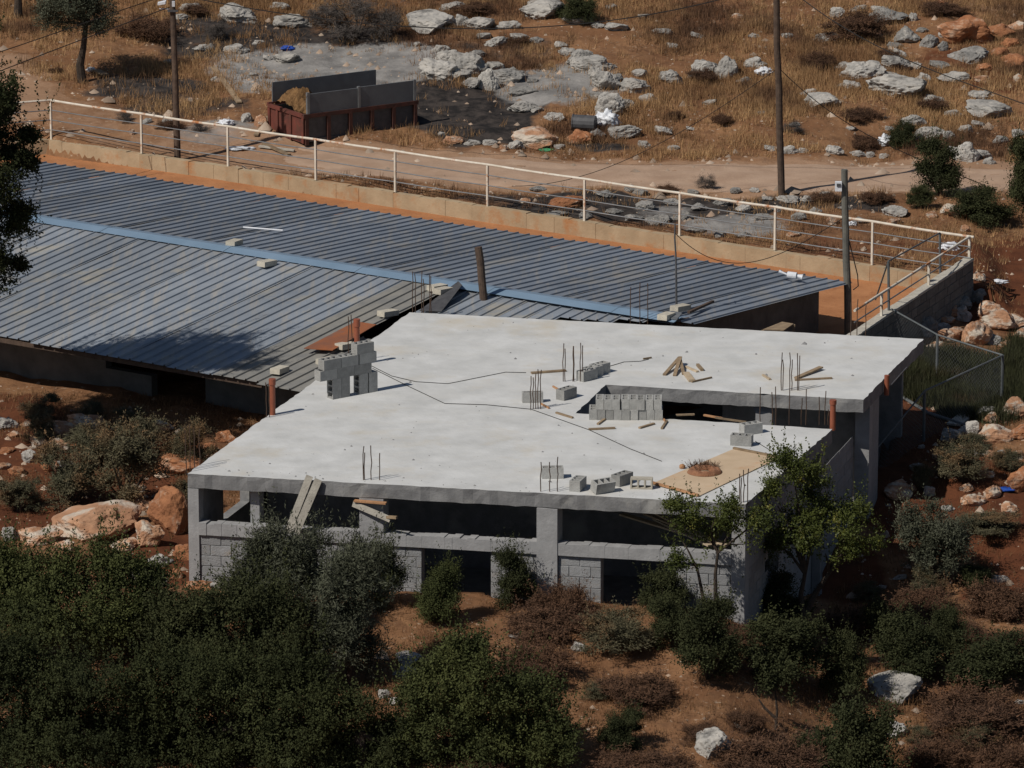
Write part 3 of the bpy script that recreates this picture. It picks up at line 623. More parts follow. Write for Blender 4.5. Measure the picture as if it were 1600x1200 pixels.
ga = Vector((g1_.x, g1_.y, .3)); ztop = PY(1388, 408, ga.y).z; gb_ = Vector((P(1470, 490, .4).x, P(1470, 490, .4).y, .3)); zt2 = PY(1461, 364, gb_.y).z
for p, zt in ((ga, ztop), (gb_, zt2)):
    mb = MB(); mb.tube([p, Vector((p.x-.06, p.y, zt))], .028, 8); part('post', mb, M['fence_post'], t)
mb = MB(); mb.tube([Vector((ga.x-.06, ga.y, ztop)), Vector((gb_.x-.06, gb_.y, zt2))], .018, 6); part('brace', mb, M['fence_post'], t)
mb = MB(); mb.tube([Vector((ga.x-.06, ga.y, ztop)), P(1368, 468, 1.5)], .018, 6); part('brace', mb, M['fence_post'], t)
mb = MB(); mb.tube([P(1398, 616, .45), P(1450, 648, .45), P(1520, 672, .45)], .035, 6)
for v in mb.v: pass
q = [G(1398, 616), G(1450, 648), G(1522, 672)]; mb = MB(); mb.tube([p+Vector((0, 0, .04)) for p in q], .035, 6)
solo('ground_pipe', mb, M['fence_post'], 'thin grey pipe lying along the edge of the green weeds', 'pipe', q[0])

# ------------------------------------------------------------------ concrete blocks
def hollow(name, L, Wd, Hh, holes, m):
    bm = bmesh.new(); wl_ = .028
    xs = [0, wl_]; hw = (L-wl_*(holes+1))/holes
    for k in range(holes): xs += [xs[-1]+hw, xs[-1]+hw+wl_]
    ys = [0, wl_, Wd-wl_, Wd]; vt = {}; vb = {}
    for i, x in enumerate(xs):
        for j, y in enumerate(ys):
            vt[i, j] = bm.verts.new((x-L/2, y-Wd/2, Hh)); vb[i, j] = bm.verts.new((x-L/2, y-Wd/2, 0))
    nx = len(xs)
    for i in range(nx-1):
        for j in range(3):
            if j == 1 and i % 2 == 1:
                for (a, b) in (((i, 1), (i+1, 1)), ((i+1, 1), (i+1, 2)), ((i+1, 2), (i, 2)), ((i, 2), (i, 1))): bm.faces.new((vt[a], vt[b], vb[b], vb[a]))
            else:
                bm.faces.new((vt[i, j], vt[i+1, j], vt[i+1, j+1], vt[i, j+1])); bm.faces.new((vb[i, j], vb[i, j+1], vb[i+1, j+1], vb[i+1, j]))
    for i in range(nx-1):
        bm.faces.new((vt[i, 0], vb[i, 0], vb[i+1, 0], vt[i+1, 0])); bm.faces.new((vt[i+1, 3], vb[i+1, 3], vb[i, 3], vt[i, 3]))
    for j in range(3):
        bm.faces.new((vt[0, j+1], vb[0, j+1], vb[0, j], vt[0, j])); bm.faces.new((vt[nx-1, j], vb[nx-1, j], vb[nx-1, j+1], vt[nx-1, j+1]))
    bmesh.ops.recalc_face_normals(bm, faces=bm.faces); me = bpy.data.meshes.new(name); bm.to_mesh(me); bm.free(); me.materials.append(m); return me
B20 = hollow('concrete_block', .4, .2, .2, 3, M['block']); B15 = hollow('concrete_block', .4, .15, .2, 2, M['block'])
BP = hollow('concrete_block', .4, .2, .16, 3, M['pale_block']); BF = MB().box((0, 0, .055), (.42, .22, .11)).mesh('concrete_block'); BF.materials.append(M['pale_block'])
def put_block(me, p, rz, px, phrase, tilt=(0, 0), group='concrete blocks lying about the roofs', lab=None):
    o = link('concrete_block', me, loc=p, rz=rz); o.rotation_euler = (tilt[0], tilt[1], rz)
    if lab: tag(o, lab, 'block', group)
    else: queue_label(o, phrase, 'block', px, group)
    return o
# little freestanding wall of blocks
w0 = P(507, 627, ZS); wa = math.radians(37); wdv = Vector((math.cos(wa), math.sin(wa), 0)); wpv = Vector((-wdv.y, wdv.x, 0))
def mini(s0, z, up, lab):
    if up:   # standing on end, .2 wide
        o = link('concrete_block', B20, loc=w0+wdv*(s0+.2)+wpv*.1+Vector((0, 0, .2+z))); o.rotation_euler = (0, math.pi/2, wa)
    else: o = link('concrete_block', B20, loc=w0+wdv*(s0+.2)+wpv*.1+Vector((0, 0, z)), rz=wa)
    tag(o, lab, 'block', 'blocks of the small dry-stacked wall')
mini(.0, 0, True, 'grey block on end, outer left foot of the small stacked wall'); mini(.205, 0, True, 'grey block on end, inner left foot of the small stacked wall')
mini(.63, 0, True, 'grey block on end, inner right foot of the small stacked wall'); mini(.86, 0, True, 'grey block on end, outer right foot of the small stacked wall')
mini(-.09, .402, False, 'left grey block of the lowest lying course of the small stacked wall'); mini(.315, .402, False, 'grey block bridging the gap of the small stacked wall'); mini(.72, .402, False, 'right grey block of the lowest lying course of the small stacked wall')
mini(0, .604, False, 'left grey block of the middle lying course of the small stacked wall'); mini(.41, .604, False, 'centre grey block of the middle lying course of the small stacked wall'); mini(.84, .604, False, 'right grey block of the middle lying course of the small stacked wall')
mini(.78, .806, False, 'single grey block topmost on the small stacked wall by the pipe')
# fix upright blocks: their mesh is rotated about its own centre line
# pile of narrow blocks by the slot
p0 = P(920, 656, ZS); p1 = P(1023, 657, ZS); pd = (p1-p0).normalized(); pn = Vector((-pd.y, pd.x, 0)); pang = math.atan2(pn.y, pn.x); rr = random.Random(4)
for k in range(9): put_block(B15, p0+pd*(.08+.156*k)+pn*(.2+rr.uniform(-.02, .02)), pang, 920+k*12, 'narrow grey hollow block in the bottom course of the two-course pile', group='pile of narrow hollow blocks')
for k in range(8): put_block(B15, p0+pd*(.21+.156*k+rr.uniform(-.01, .01))+pn*(.2+rr.uniform(-.02, .03))+Vector((0, 0, .202)), pang, 920+k*12, 'narrow grey hollow block in the top course of the two-course pile', group='pile of narrow hollow blocks')
for px, py, rz, tilt, lab in ((863, 751, .05, (0, 0), 'grey hollow block beside rebar at the front roof edge'), (903, 769, 1.25, (0, 0), 'grey hollow block set end-on near the front roof edge'), (941, 774, .55, (.25, 0), 'tilted grey hollow block nearest the front roof edge'), (972, 761, .9, (0, 0), 'plain grey block left of the block lying on its side'), (1159, 700, -.25, (0, 0), 'nearer of two grey blocks by the brown plywood sheet'), (1173, 682, .5, (0, 0), 'farther of two grey blocks by the brown plywood sheet')):
    p = P(px, py-5, ZS); p.z += .03 if tilt[0] else .002; put_block(B20, p, rz, px, '', tilt, lab=lab)
o = put_block(BP, P(1003, 761, ZS)+Vector((0, 0, .10)), 0, 1003, '', (math.pi/2, 0), lab='pale hollow block lying with holes facing out near front roof edge'); o.rotation_euler = (math.pi/2, 0, -.1); o.location.z = ZS+.1
for px, py, rz, lab in ((885, 622, .9, 'grey block lying at the corner of the roof slot'), (832, 628, .1, 'grey hollow block behind the rebar left of the roof slot'), (937, 583, .8, 'grey block at right end of the short row above the slot corner'), (926, 588, .8, 'grey block second in the short row above the slot corner'), (917, 593, .8, 'grey block at left end of the short row above the slot corner')):
    p = P(px, py, ZS); p.z += .002; put_block(B20 if px > 850 else B15, p, rz, px, '', lab=lab)
for px, py, w, lab in ((417, 411, -1, 'pale block weighing down the roof just under the blue ridge'), (366, 379, 1, 'pale block on the far roof slope against the blue ridge'), (606, 489, -1, 'pale block on dusty sheets below the rusty metal plate'), (437, 578, -1, 'pale block at the eave beside the orange pipe'), (510, 564, -1, 'tan block on the shed roof behind the small stacked wall'), (540, 540, -1, 'tan block under the edge of the rusty sheet'), (683, 449, -1, 'left of two pale blocks near the lifted sheet end'), (692, 454, -1, 'right of two pale blocks near the lifted sheet end'), (1041, 494, -1, 'tilted pale block at the right end of the blue ridge'), (1063, 481, 1, 'pale block at the foot of the thin mast')):
    # intersect with the roof plane
    z = 2.1
    for _ in range(8):
        p = P(px, py+4, z); wv = (p-R1).dot(SN); z = SP(0, wv).z+.07
    p = P(px, py+4, z); put_block(BF, p, math.atan2(SN.y, SN.x)+RND.uniform(-.2, .2), px, '', (0, .06), lab=lab)

# ------------------------------------------------------------------ timber, sheets and bits on the roofs
def stick(px0, py0, px1, py1, m, lab, w=.045, h=.03, z=ZS, dz0=0.0, dz1=0.0, name='wood_scrap', cat='wood scrap', grp='wood scraps on the concrete roof'):
    a = P(px0, py0, z)+Vector((0, 0, h/2+.004+dz0)); b = P(px1, py1, z)+Vector((0, 0, h/2+.004+dz1)); mb = MB(); mid = (a+b)/2+Vector((RND.uniform(-.008, .008), RND.uniform(-.008, .008), 0))
    mb.bar(a, b, w, h); return solo(name, mb, m, lab, cat, (a+b)/2-Vector((0, 0, h/2)), grp)
stick(920, 672, 961, 670, M['wood'], 'long brown stick in front of the block pile', .06)
stick(934, 664, 945, 656, M['wood'], 'short dark stick just left of the block pile front')
stick(999, 670, 1022, 663, M['wood'], 'brown stick lying right in front of the block pile', .055)
stick(1034, 671, 1042, 659, M['wood'], 'short dark stick right of the block pile')
stick(1032, 651, 1041, 661, M['wood_orange'], 'small orange splinter right of the block pile', .03)
stick(1056, 650, 1085, 649, M['wood'], 'thin brown stick at the slot edge right of the pile')
stick(1100, 650, 1128, 655, M['wood_orange'], 'bright orange strip along the slot edge', .05)
stick(1118, 654, 1166, 661, M['wood'], 'thin brown lath along the slot edge beside the orange strip', .04)
stick(869, 646, 895, 654, M['wood'], 'thin stick left of the block pile')
stick(845, 632, 858, 639, M['wood_orange'], 'small orange splinter behind the rebar left of the slot', .03)
stick(864, 605, 878, 613, M['wood_orange'], 'small orange chip lying between two rebar clusters', .03)
stick(830, 584, 884, 580, M['wood'], 'flat brown plank lying left of the middle rebar cluster', .09)
stick(1038, 587, 1062, 569, M['wood'], 'left leg of the wood scraps leaning together on rear roof', .07, dz1=.12)
stick(1054, 588, 1063, 570, M['wood'], 'middle leg of the wood scraps leaning together on rear roof', .07, dz1=.14)
stick(1068, 586, 1062, 569, M['wood'], 'right leg of the wood scraps leaning together on rear roof', .06, dz1=.12)
stick(1071, 574, 1090, 582, M['wood_pale'], 'pale wood strip right of the leaning scraps', .06)
stick(1090, 572, 1097, 580, M['wood'], 'small dark offcut right of the pale strip', .06, .05)
stick(1072, 585, 1081, 597, M['wood_pale'], 'pale board end near the rear slab edge', .12, .05)
stick(1081, 598, 1112, 591, M['wood'], 'thin dark lath near the rear slab edge', .03)
stick(1192, 587, 1203, 594, M['wood_pale'], 'small pale strip lying alone on the rear roof', .05)
stick(1244, 592, 1283, 578, M['wood'], 'dark board raised at one end beside the right rebar cluster', .10, dz1=.04)
stick(1242, 595, 1300, 592, M['wood'], 'long thin lath beside the right rebar cluster', .05)
stick(1393, 602, 1417, 575, M['dark_metal'], 'thin dark rod near the right edge of the rear roof', .02, .02, name='steel_rod', cat='rod', grp=None)
stick(1005, 562, 1018, 560, M['wood'], 'tiny dark stick alone on the rear roof', .02)
mb = MB(); b0 = W(1.95, -.22, SILL-.02); t0 = W(2.32, -.06, ZS+.1)
mb.bar(b0, t0, .13, .035, up=(0, -1, .3)); solo('leaning_plank', mb, M['plank_grey'], 'left of two grey planks leaning on the front roof edge', 'plank', b0, 'planks leaning on the front edge')
mb = MB(); b1_ = W(2.1, -.22, SILL-.02); t1_ = W(2.48, -.05, ZS+.04); mb.bar(b1_, t1_, .14, .035, up=(0, -1, .3)); solo('leaning_plank', mb, M['plank_grey'], 'right of two grey planks leaning on the front roof edge', 'plank', b1_, 'planks leaning on the front edge')
for k, (a, b, lab) in enumerate((((8.0, 1.6, 1.62), (9.75, .42, 1.30), 'uppermost board of the timber stored inside the right bay'), ((8.1, 1.5, 1.50), (9.9, .38, 1.31), 'second board of the timber stored inside the right bay'), ((8.3, 1.45, 1.42), (9.6, .40, 1.28), 'third board of the timber stored inside the right bay'), ((7.6, 1.7, 1.40), (9.8, .50, 1.27), 'lowest board of the timber stored inside the right bay'))):
    mb = MB(); mb.bar(W(*a), W(*b), .14, .03); solo('stored_board', mb, M['wood_pale'], lab, 'plank', W(*a), 'timber stored inside the right bay')
# plywood sheet with edge laths, mortar ring
c4 = [P(1019, 757, ZS), P(1091, 777, ZS), P(1217, 717, ZS), P(1146, 703, ZS)]
mb = MB(); mb.hexa([c+Vector((0, 0, .006)) for c in c4]+[c+Vector((0, 0, .02)) for c in c4]); ply = solo('plywood_sheet', mb, M['ply'], 'large tan plywood sheet lying at the front right of the roof', 'board', (c4[0]+c4[2])/2)
for a, b, m, lab in ((0, 1, 'wood_orange', 'orange batten along the front edge of the plywood sheet'), (2, 3, 'wood', 'brown batten along the far edge of the plywood sheet')):
    mb = MB(); mb.bar(c4[a]+Vector((0, 0, .04)), c4[b]+Vector((0, 0, .04)), .05, .035); solo('batten', mb, M[m], lab, 'batten', c4[a], 'battens on the plywood edges')
rc = P(1101, 738, ZS+.02); bm = bmesh.new(); rr = random.Random(9); nu, nv_ = 40, 10; grid = []
for i in range(nu):
    row = []
    for j in range(nv_+1):
        a = 2*math.pi*i/nu; t = j/nv_; rad = .12+.2*t; hz = .07*math.sin(math.pi*t)**.8*(1+.5*mn.noise((math.cos(a)*2, math.sin(a)*2, t*3)))
        row.append(bm.verts.new((math.cos(a)*rad*(1+.06*mn.noise((a, t, 1))), math.sin(a)*rad, .006+max(0, hz))))
    grid.append(row)
for i in range(nu):
    for j in range(nv_): bm.faces.new((grid[i][j], grid[i][j+1], grid[(i+1) % nu][j+1], grid[(i+1) % nu][j]))
bmesh.ops.recalc_face_normals(bm, faces=bm.faces); me = bpy.data.meshes.new('mortar_ring'); bm.to_mesh(me); bm.free()
tag(link('mortar_ring', me, M['mortar_heap'], loc=rc), 'reddish ring of mortar on the plywood sheet', 'mortar')
rrn = np.random.default_rng(3)
def twigs(n, rad, h, seed):
    r = np.random.default_rng(seed); a = r.uniform(0, 6.28, n); d = rad*np.sqrt(r.uniform(0, 1, n)); b = np.stack([d*np.cos(a), d*np.sin(a)*.7, np.zeros(n)], 1)
    t = b+np.stack([r.normal(0, .08, n), r.normal(0, .08, n), r.uniform(.02, h, n)], 1); w = np.stack([r.normal(0, 1, n), r.normal(0, 1, n), np.zeros(n)], 1); w /= np.linalg.norm(w, axis=1)[:, None]; w *= .006
    v = np.stack([b-w, b+w, t+w*.5, t-w*.5], 1).reshape(-1, 3); f = np.arange(4*n).reshape(-1, 4); return v, f
v_, f_ = twigs(420, .27, .13, 5); tag(link('twig_heap', np_mesh('twig_heap', v_, f_), M['brown'], loc=P(1098, 731, ZS+.02)), 'small heap of brown twigs behind the mortar ring', 'twigs')
def lump(name, p, r, m, lab, cat, sc=(1, 1, 1), seed=0, amp=.25, grp=None):
    bm = bmesh.new(); bmesh.ops.create_icosphere(bm, subdivisions=4, radius=r)
    for v in bm.verts:
        n = v.co.normalized(); v.co = Vector((n.x*sc[0], n.y*sc[1], n.z*sc[2]))*r*(1+amp*mn.fractal(n*2.2+Vector((seed*7.3, 0, 0)), 1.0, 2.0, 4))
    me = bpy.data.meshes.new(name); bm.to_mesh(me); bm.free(); me.shade_smooth()
    return tag(link(name, me, m, loc=p+Vector((0, 0, r*sc[2]*.75))), lab, cat, grp)
lump('clay_lump', P(1066, 732, ZS), .055, M['wood_orange'], 'round orange lump at the corner of the plywood sheet', 'lump', (1, 1, .9), 2, .15)
# rusty sheet, old bits on the shed roof
def roofpt(px, py, dz=.0):
    z = 2.1
    for _ in range(10):
        p = P(px, py, z); z = SP(0, (p-R1).dot(SN)).z+dz
    return P(px, py, z)
q = [roofpt(475, 545, .16), roofpt(520, 548, .14), roofpt(588, 508, .2), roofpt(556, 503, .2)]
mb = MB(); mb.hexa(q+[p+Vector((0, 0, .015)) for p in q]); solo('rusty_sheet', mb, M['rust'], 'rust orange metal sheet lying on the shed roof edge', 'metal sheet', q[0])
mb = MB(); mb.tube([roofpt(380, 355, .12), roofpt(442, 360, .12)], .018, 8); solo('white_stick', mb, M['white_plastic'], 'thin white stick lying across the far roof slope', 'stick', roofpt(380, 355, .1))
q = [roofpt(690, 487, .05), roofpt(655, 486, .05), roofpt(716, 440, .12), roofpt(722, 446, .25)]
mb = MB(); mb.hexa(q+[p+Vector((0, 0, .012)) for p in q]); solo('bent_sheet', mb, M['dark_metal'], 'bent dark metal offcut lifted at the end of the near roof', 'metal sheet', q[0])
a = roofpt(1238, 434, .1); mb = MB(); mb.tube([a+Vector((-.28, .1, .12)), a+Vector((-.1, .03, .06))], [.035, .012], 8); mb.tube([a+Vector((-.1, .03, .06)), a+Vector((.09, -.03, .05))], .075, 12); mb.tube([a+Vector((.09, -.03, .05)), a+Vector((.22, -.07, .03))], [.03, .06], 8)
solo('floodlight', mb, M['white_plastic'], 'small white floodlight lying near the right corner of shed roof', 'lamp', a)
q = [roofpt(1038, 497, .1), roofpt(1058, 500, .1), roofpt(1066, 490, .12), roofpt(1050, 487, .12)]; mb = MB(); mb.hexa(q+[p+Vector((0, 0, .02)) for p in q]); solo('metal_offcut', mb, M['galv'], 'grey flat metal offcut at the foot of the thin mast', 'metal sheet', q[0])
mb = MB(); mb.bar(roofpt(1076, 488, .1), roofpt(1114, 471, .1), .06, .05); solo('roof_timber', mb, M['pole'], 'dark timber lying along the shed gable edge', 'timber', roofpt(1076, 488, .1))
q = [P(1192, 516, 1.95), P(1225, 517, 1.95), P(1240, 507, 1.95), P(1222, 504, 1.95)]; mb = MB(); mb.hexa(q+[p+Vector((0, 0, .02)) for p in q]); 
for d_ in ((0), (2)): mb.bar(q[d_]-Vector((0, 0, 1.6)), q[d_], .06, .06)
solo('board_canopy', mb, M['wood'], 'brown board on posts against the shaded shed gable', 'board', q[0]-Vector((0, 0, 1.6)))

# ------------------------------------------------------------------ poles and cables
def pole(name, base, top, r0, r1, m, lab, cat='pole'):
    t = thing(name, lab, cat, base); mb = MB(); n = 6; rr = random.Random(int(base.x*10))
    mb.tube([base.lerp(top, k/n)+Vector((rr.uniform(-.012, .012), 0, 0)) for k in range(n+1)], [r0+(r1-r0)*k/n for k in range(n+1)], 12); part('shaft', mb, m, t); return t
g = G(278, 247); g = P(278, 249, .95); top = PY(268, -25, g.y); t = pole('utility_pole', g-Vector((0, 0, .3)), top, .085, .07, M['pole'], 'dark timber utility pole behind the left end of the railing')
mb = MB(); c = PY(253, 4, g.y); mb.hexa([c+Vector(v) for v in ((-.1, -.1, -.05), (.1, -.1, -.02), (.1, .1, -.02), (-.1, .1, -.05), (-.1, -.1, 0), (.1, -.1, .05), (.1, .1, .05), (-.1, .1, 0))]); part('lamp_head', mb, M['white_plastic'], t)
mb = MB(); c = PY(271, 6, g.y-.12); mb.box(c, (.07, .07, .13)); mb.tube([c+Vector((0, .1, -.15)), c+Vector((-.35, .1, -.14))], .015, 6); part('camera_box', mb, M['white_plastic'], t)
mb = MB(); c = PY(270, 17, g.y-.1); mb.bar(c+Vector((-.13, 0, 0)), c+Vector((.13, 0, 0)), .05, .05); part('crossarm', mb, M['dark_metal'], t)
g2 = G(1222, 306); top = PY(1211, -60, g2.y); tall = pole('utility_pole', g2-Vector((0, 0, .3)), top, .085, .075, M['pole'], 'tall dark timber utility pole beside the dirt road')
g3 = SP(17.1, WFAR-.2); g3 = Vector((g3.x, g3.y, .3)); pt = PY(1319, 265, g3.y); pbx = PY(1327, 500, g3.y)
t = pole('meter_pole', Vector((pbx.x, g3.y, .3)), pt, .085, .07, M['pole_grey'], 'grey pole with small white meter box at the shed corner')
mb = MB(); c = PY(1310, 291, g3.y-.08); mb.box(c, (.14, .12, .2)); box_ = part('meter_box', mb, M['white_plastic'], t)
mb = MB(); mb.box(c+Vector((.0, -.07, .04)), (.08, .02, .06)); part('box_window', mb, M['dark_metal'], box_)
mb = MB(); mb.tube([pt+Vector((.04, 0, -1.2)), PY(1340, 430, g3.y), PY(1341, 447, g3.y), PY(1333, 453, g3.y)], .012, 6); part('hanging_cable', mb, M['cable'], t)
b_ = roofpt(760, 492, -.3); tp = PY(748, 386, b_.y+.1); pole('stub_pole', b_-Vector((0, 0, .5)), tp, .085, .08, M['pole'], 'leaning cut off timber pole behind the roof slab')
b_ = roofpt(1057, 482, .05); tp = PY(1054, 350, b_.y); t = pole('thin_mast', b_, tp, .024, .016, M['dark_metal'], 'thin dark metal mast standing on the shed ridge end', 'mast')
def cable(pts, y0, y1, lab, r=.013, n=40):
    xs = np.array([p[0] for p in pts], float); ys = np.array([p[1] for p in pts], float); k = len(pts)
    tt = np.linspace(0, 1, n); px = np.interp(tt, np.linspace(0, 1, k), xs)
    co = np.polyfit(xs, ys, min(3, k-1)); py = np.polyval(co, px)
    q = [PY(a, b, y0+(y1-y0)*t_) for a, b, t_ in zip(px, py, tt)]; mb = MB(); mb.tube(q, r, 5); solo('overhead_cable' if r > .0079 else 'loose_cable', mb, M['cable'], lab, 'cable', q[0])
cable([(268, -8), (420, 14), (530, 33), (700, 47), (850, 43), (1000, 22), (1212, -25)], g.y, g2.y, 'black overhead cable sagging across the top of the hillside')
cable([(-60, 100), (0, 81), (120, 40), (268, -10)], 22, g.y, 'upper cable running from the left edge to the pole', .012)
cable([(-60, 135), (0, 111), (80, 80), (268, 10)], 22, g.y, 'lower cable running from the left edge to the pole', .0125)
cable([(1215, 108), (1150, 150), (1090, 192), (1000, 240), (900, 277), (800, 291)], g2.y, 22.2, 'bluish cable dropping left from the tall pole to the road', .008)
cable([(1219, 108), (1290, 170), (1380, 222), (1450, 255), (1540, 290)], g2.y, 23.5, 'cable dropping right from the tall pole toward the bushes', .010)
cable([(1245, -8), (1310, 37), (1390, 82), (1500, 126), (1640, 178)], 30, 26, 'black cable slanting down across the upper right hillside', .013)
cable([(1056, 366), (1090, 392), (1130, 408), (1180, 411), (1240, 385), (1319, 340)], b_.y, g3.y, 'thin wire looping above the right end of the shed roof', .008)
def floor_cable(pts, lab, r=.006):
    q = []
    for i in range(len(pts)-1):
        for k in range(5):
            t = k/5; px = pts[i][0]+(pts[i+1][0]-pts[i][0])*t; py = pts[i][1]+(pts[i+1][1]-pts[i][1])*t; p = P(px, py, ZS); q.append(p+Vector((0, 0, .008)))
    mb = MB(); mb.tube(q, r, 5); solo('floor_cable', mb, M['cable'], lab, 'cable', q[0], 'thin cables lying on the concrete roof')
floor_cable([(580, 572), (612, 588), (650, 597), (700, 600), (750, 590), (790, 582), (830, 583)], 'thin cable curving across roof from small wall to middle rebar')
floor_cable([(582, 576), (640, 605), (695, 631), (760, 633), (830, 640), (920, 672), (985, 702), (1046, 726)], 'long thin cable running from small wall to plywood sheet')
floor_cable([(948, 574), (975, 566), (1000, 565), (1017, 561)], 'short thin cable on the rear roof behind the slot')
floor_cable([(1180, 690), (1200, 702), (1216, 712)], 'short thin cable right of the two blocks by the plywood')

# ------------------------------------------------------------------ trailer body
tb = G(476, 232); ta = math.radians(33); tx = Vector((math.cos(ta), math.sin(ta), 0)); ty = Vector((-math.sin(ta), math.cos(ta), 0)); TL, TW = 3.3, 1.75; tz = tb.z+.02
trl = thing('truck_body', 'dark red tipper truck body with grey side boards beside the road', 'truck body', tb)
def T(x, y, z): p = tb+tx*x+ty*y; return Vector((p.x, p.y, tz+z))
def tbox(name, m, x0, x1, y0, y1, z0, z1, lab=None, par=None):
    mb = MB(); mb.hexa([T(x0, y0, z0), T(x1, y0, z0), T(x1, y1, z0), T(x0, y1, z0), T(x0, y0, z1), T(x1, y0, z1), T(x1, y1, z1), T(x0, y1, z1)]); return tag(part(name, mb, m, par or trl), lab)
tbox('floor_pan', M['dark_metal'], .0, TL, 0.02, TW, .12, .2)
sw_ = tbox('side_wall', M['dark_metal'], .05, TL-.02, .05, .09, .2, .74); tbox('side_wall', M['dark_metal'], .05, TL, TW-.05, TW, .2, .78)
ep_ = tbox('end_panel', M['red_paint'], .0, .045, .04, TW-.04, .1, .74, 'faded red ribbed end panel of the truck body'); tbox('end_panel', M['red_paint'], TL-.05, TL, .05, TW-.05, .1, .74)
for y in (0.0, .6, 1.25, TW-.1): tbox('end_rib', M['red_paint'], -.035, -.001, y, y+.1, .1, .8, par=ep_)
tbox('top_rail', M['rib_shade_rust'], -.03, TL+.03, -.03, .049, .74, .84); tbox('top_rail', M['red_paint'], -.03, TL+.03, TW-.04, TW+.04, .78, .86); tbox('top_rail', M['red_paint'], -.045, .045, .05, TW-.041, .745, .83)
for x in np.linspace(0.02, TL-.1, 6): tbox('side_rib', M['rib_shade_rust'], x, x+.09, -.035, .048, .06, .739, par=sw_)
sb_ = tbox('side_board', M['board'], .12, 1.55, .0, .04, .841, 1.34); tbox('side_board', M['board'], 1.63, TL-.1, .0, .04, .841, 1.36)
tbox('side_board', M['board'], .1, TL-.15, TW-.03, TW+.01, .861, 1.36)
for x in (.08, 1.56, TL-.1): tbox('board_post', M['galv'], x, x+.07, -.02, .05, .841, 1.38, par=sb_)
tbox('skid', M['dark_metal'], .1, TL-.1, .25, .4, -.1, .12); tbox('skid', M['dark_metal'], .1, TL-.1, TW-.4, TW-.25, -.1, .12)
bm = bmesh.new(); n = 26; gv = []
for i in range(n+1):
    row = []
    for j in range(n+1):
        x, y = .08+(TL-.2)*i/n, .1+(TW-.2)*j/n; hgt = .7+.5*math.exp(-((x-.55)/.6)**2-((y-1.1)/.7)**2)+.28*float(fbm(x*5, y*5, 8, 5))
        row.append(bm.verts.new(T(x, y, max(.5, hgt))-tb))
    gv.append(row)
for i in range(n):
    for j in range(n): bm.faces.new((gv[i][j], gv[i+1][j], gv[i+1][j+1], gv[i][j+1]))
me = bpy.data.meshes.new('straw_heap'); bm.to_mesh(me); bm.free(); tag(link('straw_heap', me, M['straw'], loc=tb), 'heap of golden straw filling the red truck body', 'straw')

# litter
def bag(px, py, r, m, lab, sc=(1.3, 1, .6), name='plastic_bag', cat='bag'): return lump(name, G(px, py), r, m, lab, cat, sc, px, .6)
bag(449, 78, .12, M['blue_plastic'], 'crumpled blue plastic bag on the scorched slope', (1.5, 1, .5)); bag(948, 198, .24, M['white_plastic'], 'white sack crumpled below the tall pale rock', (1.2, .9, .9))
bag(1194, 116, .16, M['white_plastic'], 'white plastic bag left of the tall pole on the slope'); bag(1383, 226, .15, M['white_plastic'], 'pale blue white bag in the dry grass above the road', (1, 1, .9))
bag(353, 196, .14, M['white_plastic'], 'round white bag behind the railing left of the truck body'); bag(142, 111, .09, M['white_plastic'], 'small white bag by the foot of the olive tree'); bag(855, 236, .11, M['green_plastic'], 'flat green plastic scrap at the upper road edge', (1.6, 1, .3))
bag(1558, 442, .13, M['white_plastic'], 'pale flat litter on red soil beyond the yard corner', (1.8, 1, .3)); bag(1568, 766, .12, M['blue_plastic'], 'small blue plastic scrap among the orange rocks', (2, 1, .25)); bag(375, 233, .16, M['white_plastic'], 'flat white scrap just behind the railing near the truck body', (2.0, 1, .2)); bag(1330, 352, .1, M['white_plastic'], 'small white scrap behind the railing right of the grey pole', (1.2, 1, .5)); bag(1484, 390, .15, M['white_plastic'], 'pale bag seen through the railing at the yard corner', (1.4, 1, .6))
mb = MB(); c = G(913, 204); mb.tube([c+Vector((-.28, .05, .2)), c+Vector((.28, -.1, .2))], .2, 14); mb.tube([c+Vector((-.3, .055, .2)), c+Vector((-.27, .05, .2))], .215, 14); solo('metal_drum', mb, M['dark_metal'], 'dark rusty drum lying on its side behind the road rocks', 'drum', c)
for a, b, m, w, lab in (((333, 108), (374, 163), 'wood', .14, 'long grey board lying on the slope left of the truck body'), ((405, 232), (460, 238), 'plank_grey', .1, 'upper of the boards dumped behind the railing'), ((412, 228), (452, 245), 'wood', .12, 'lower of the boards dumped behind the railing'), ((400, 215), (420, 185), 'wood', .12, 'tilted board against the truck body end'), ((150, 113), (166, 120), 'wood', .2, 'short brown board near the olive tree foot'), ((1490, 668), (1518, 645), 'plank_grey', .3, 'grey board among rocks at the weeds edge')):
    p, q_ = G(*a)+Vector((0, 0, .06)), G(*b)+Vector((0, 0, .05)); mb = MB(); mb.bar(p, q_, w, .04); solo('loose_board', mb, M[m], lab, 'board', p)

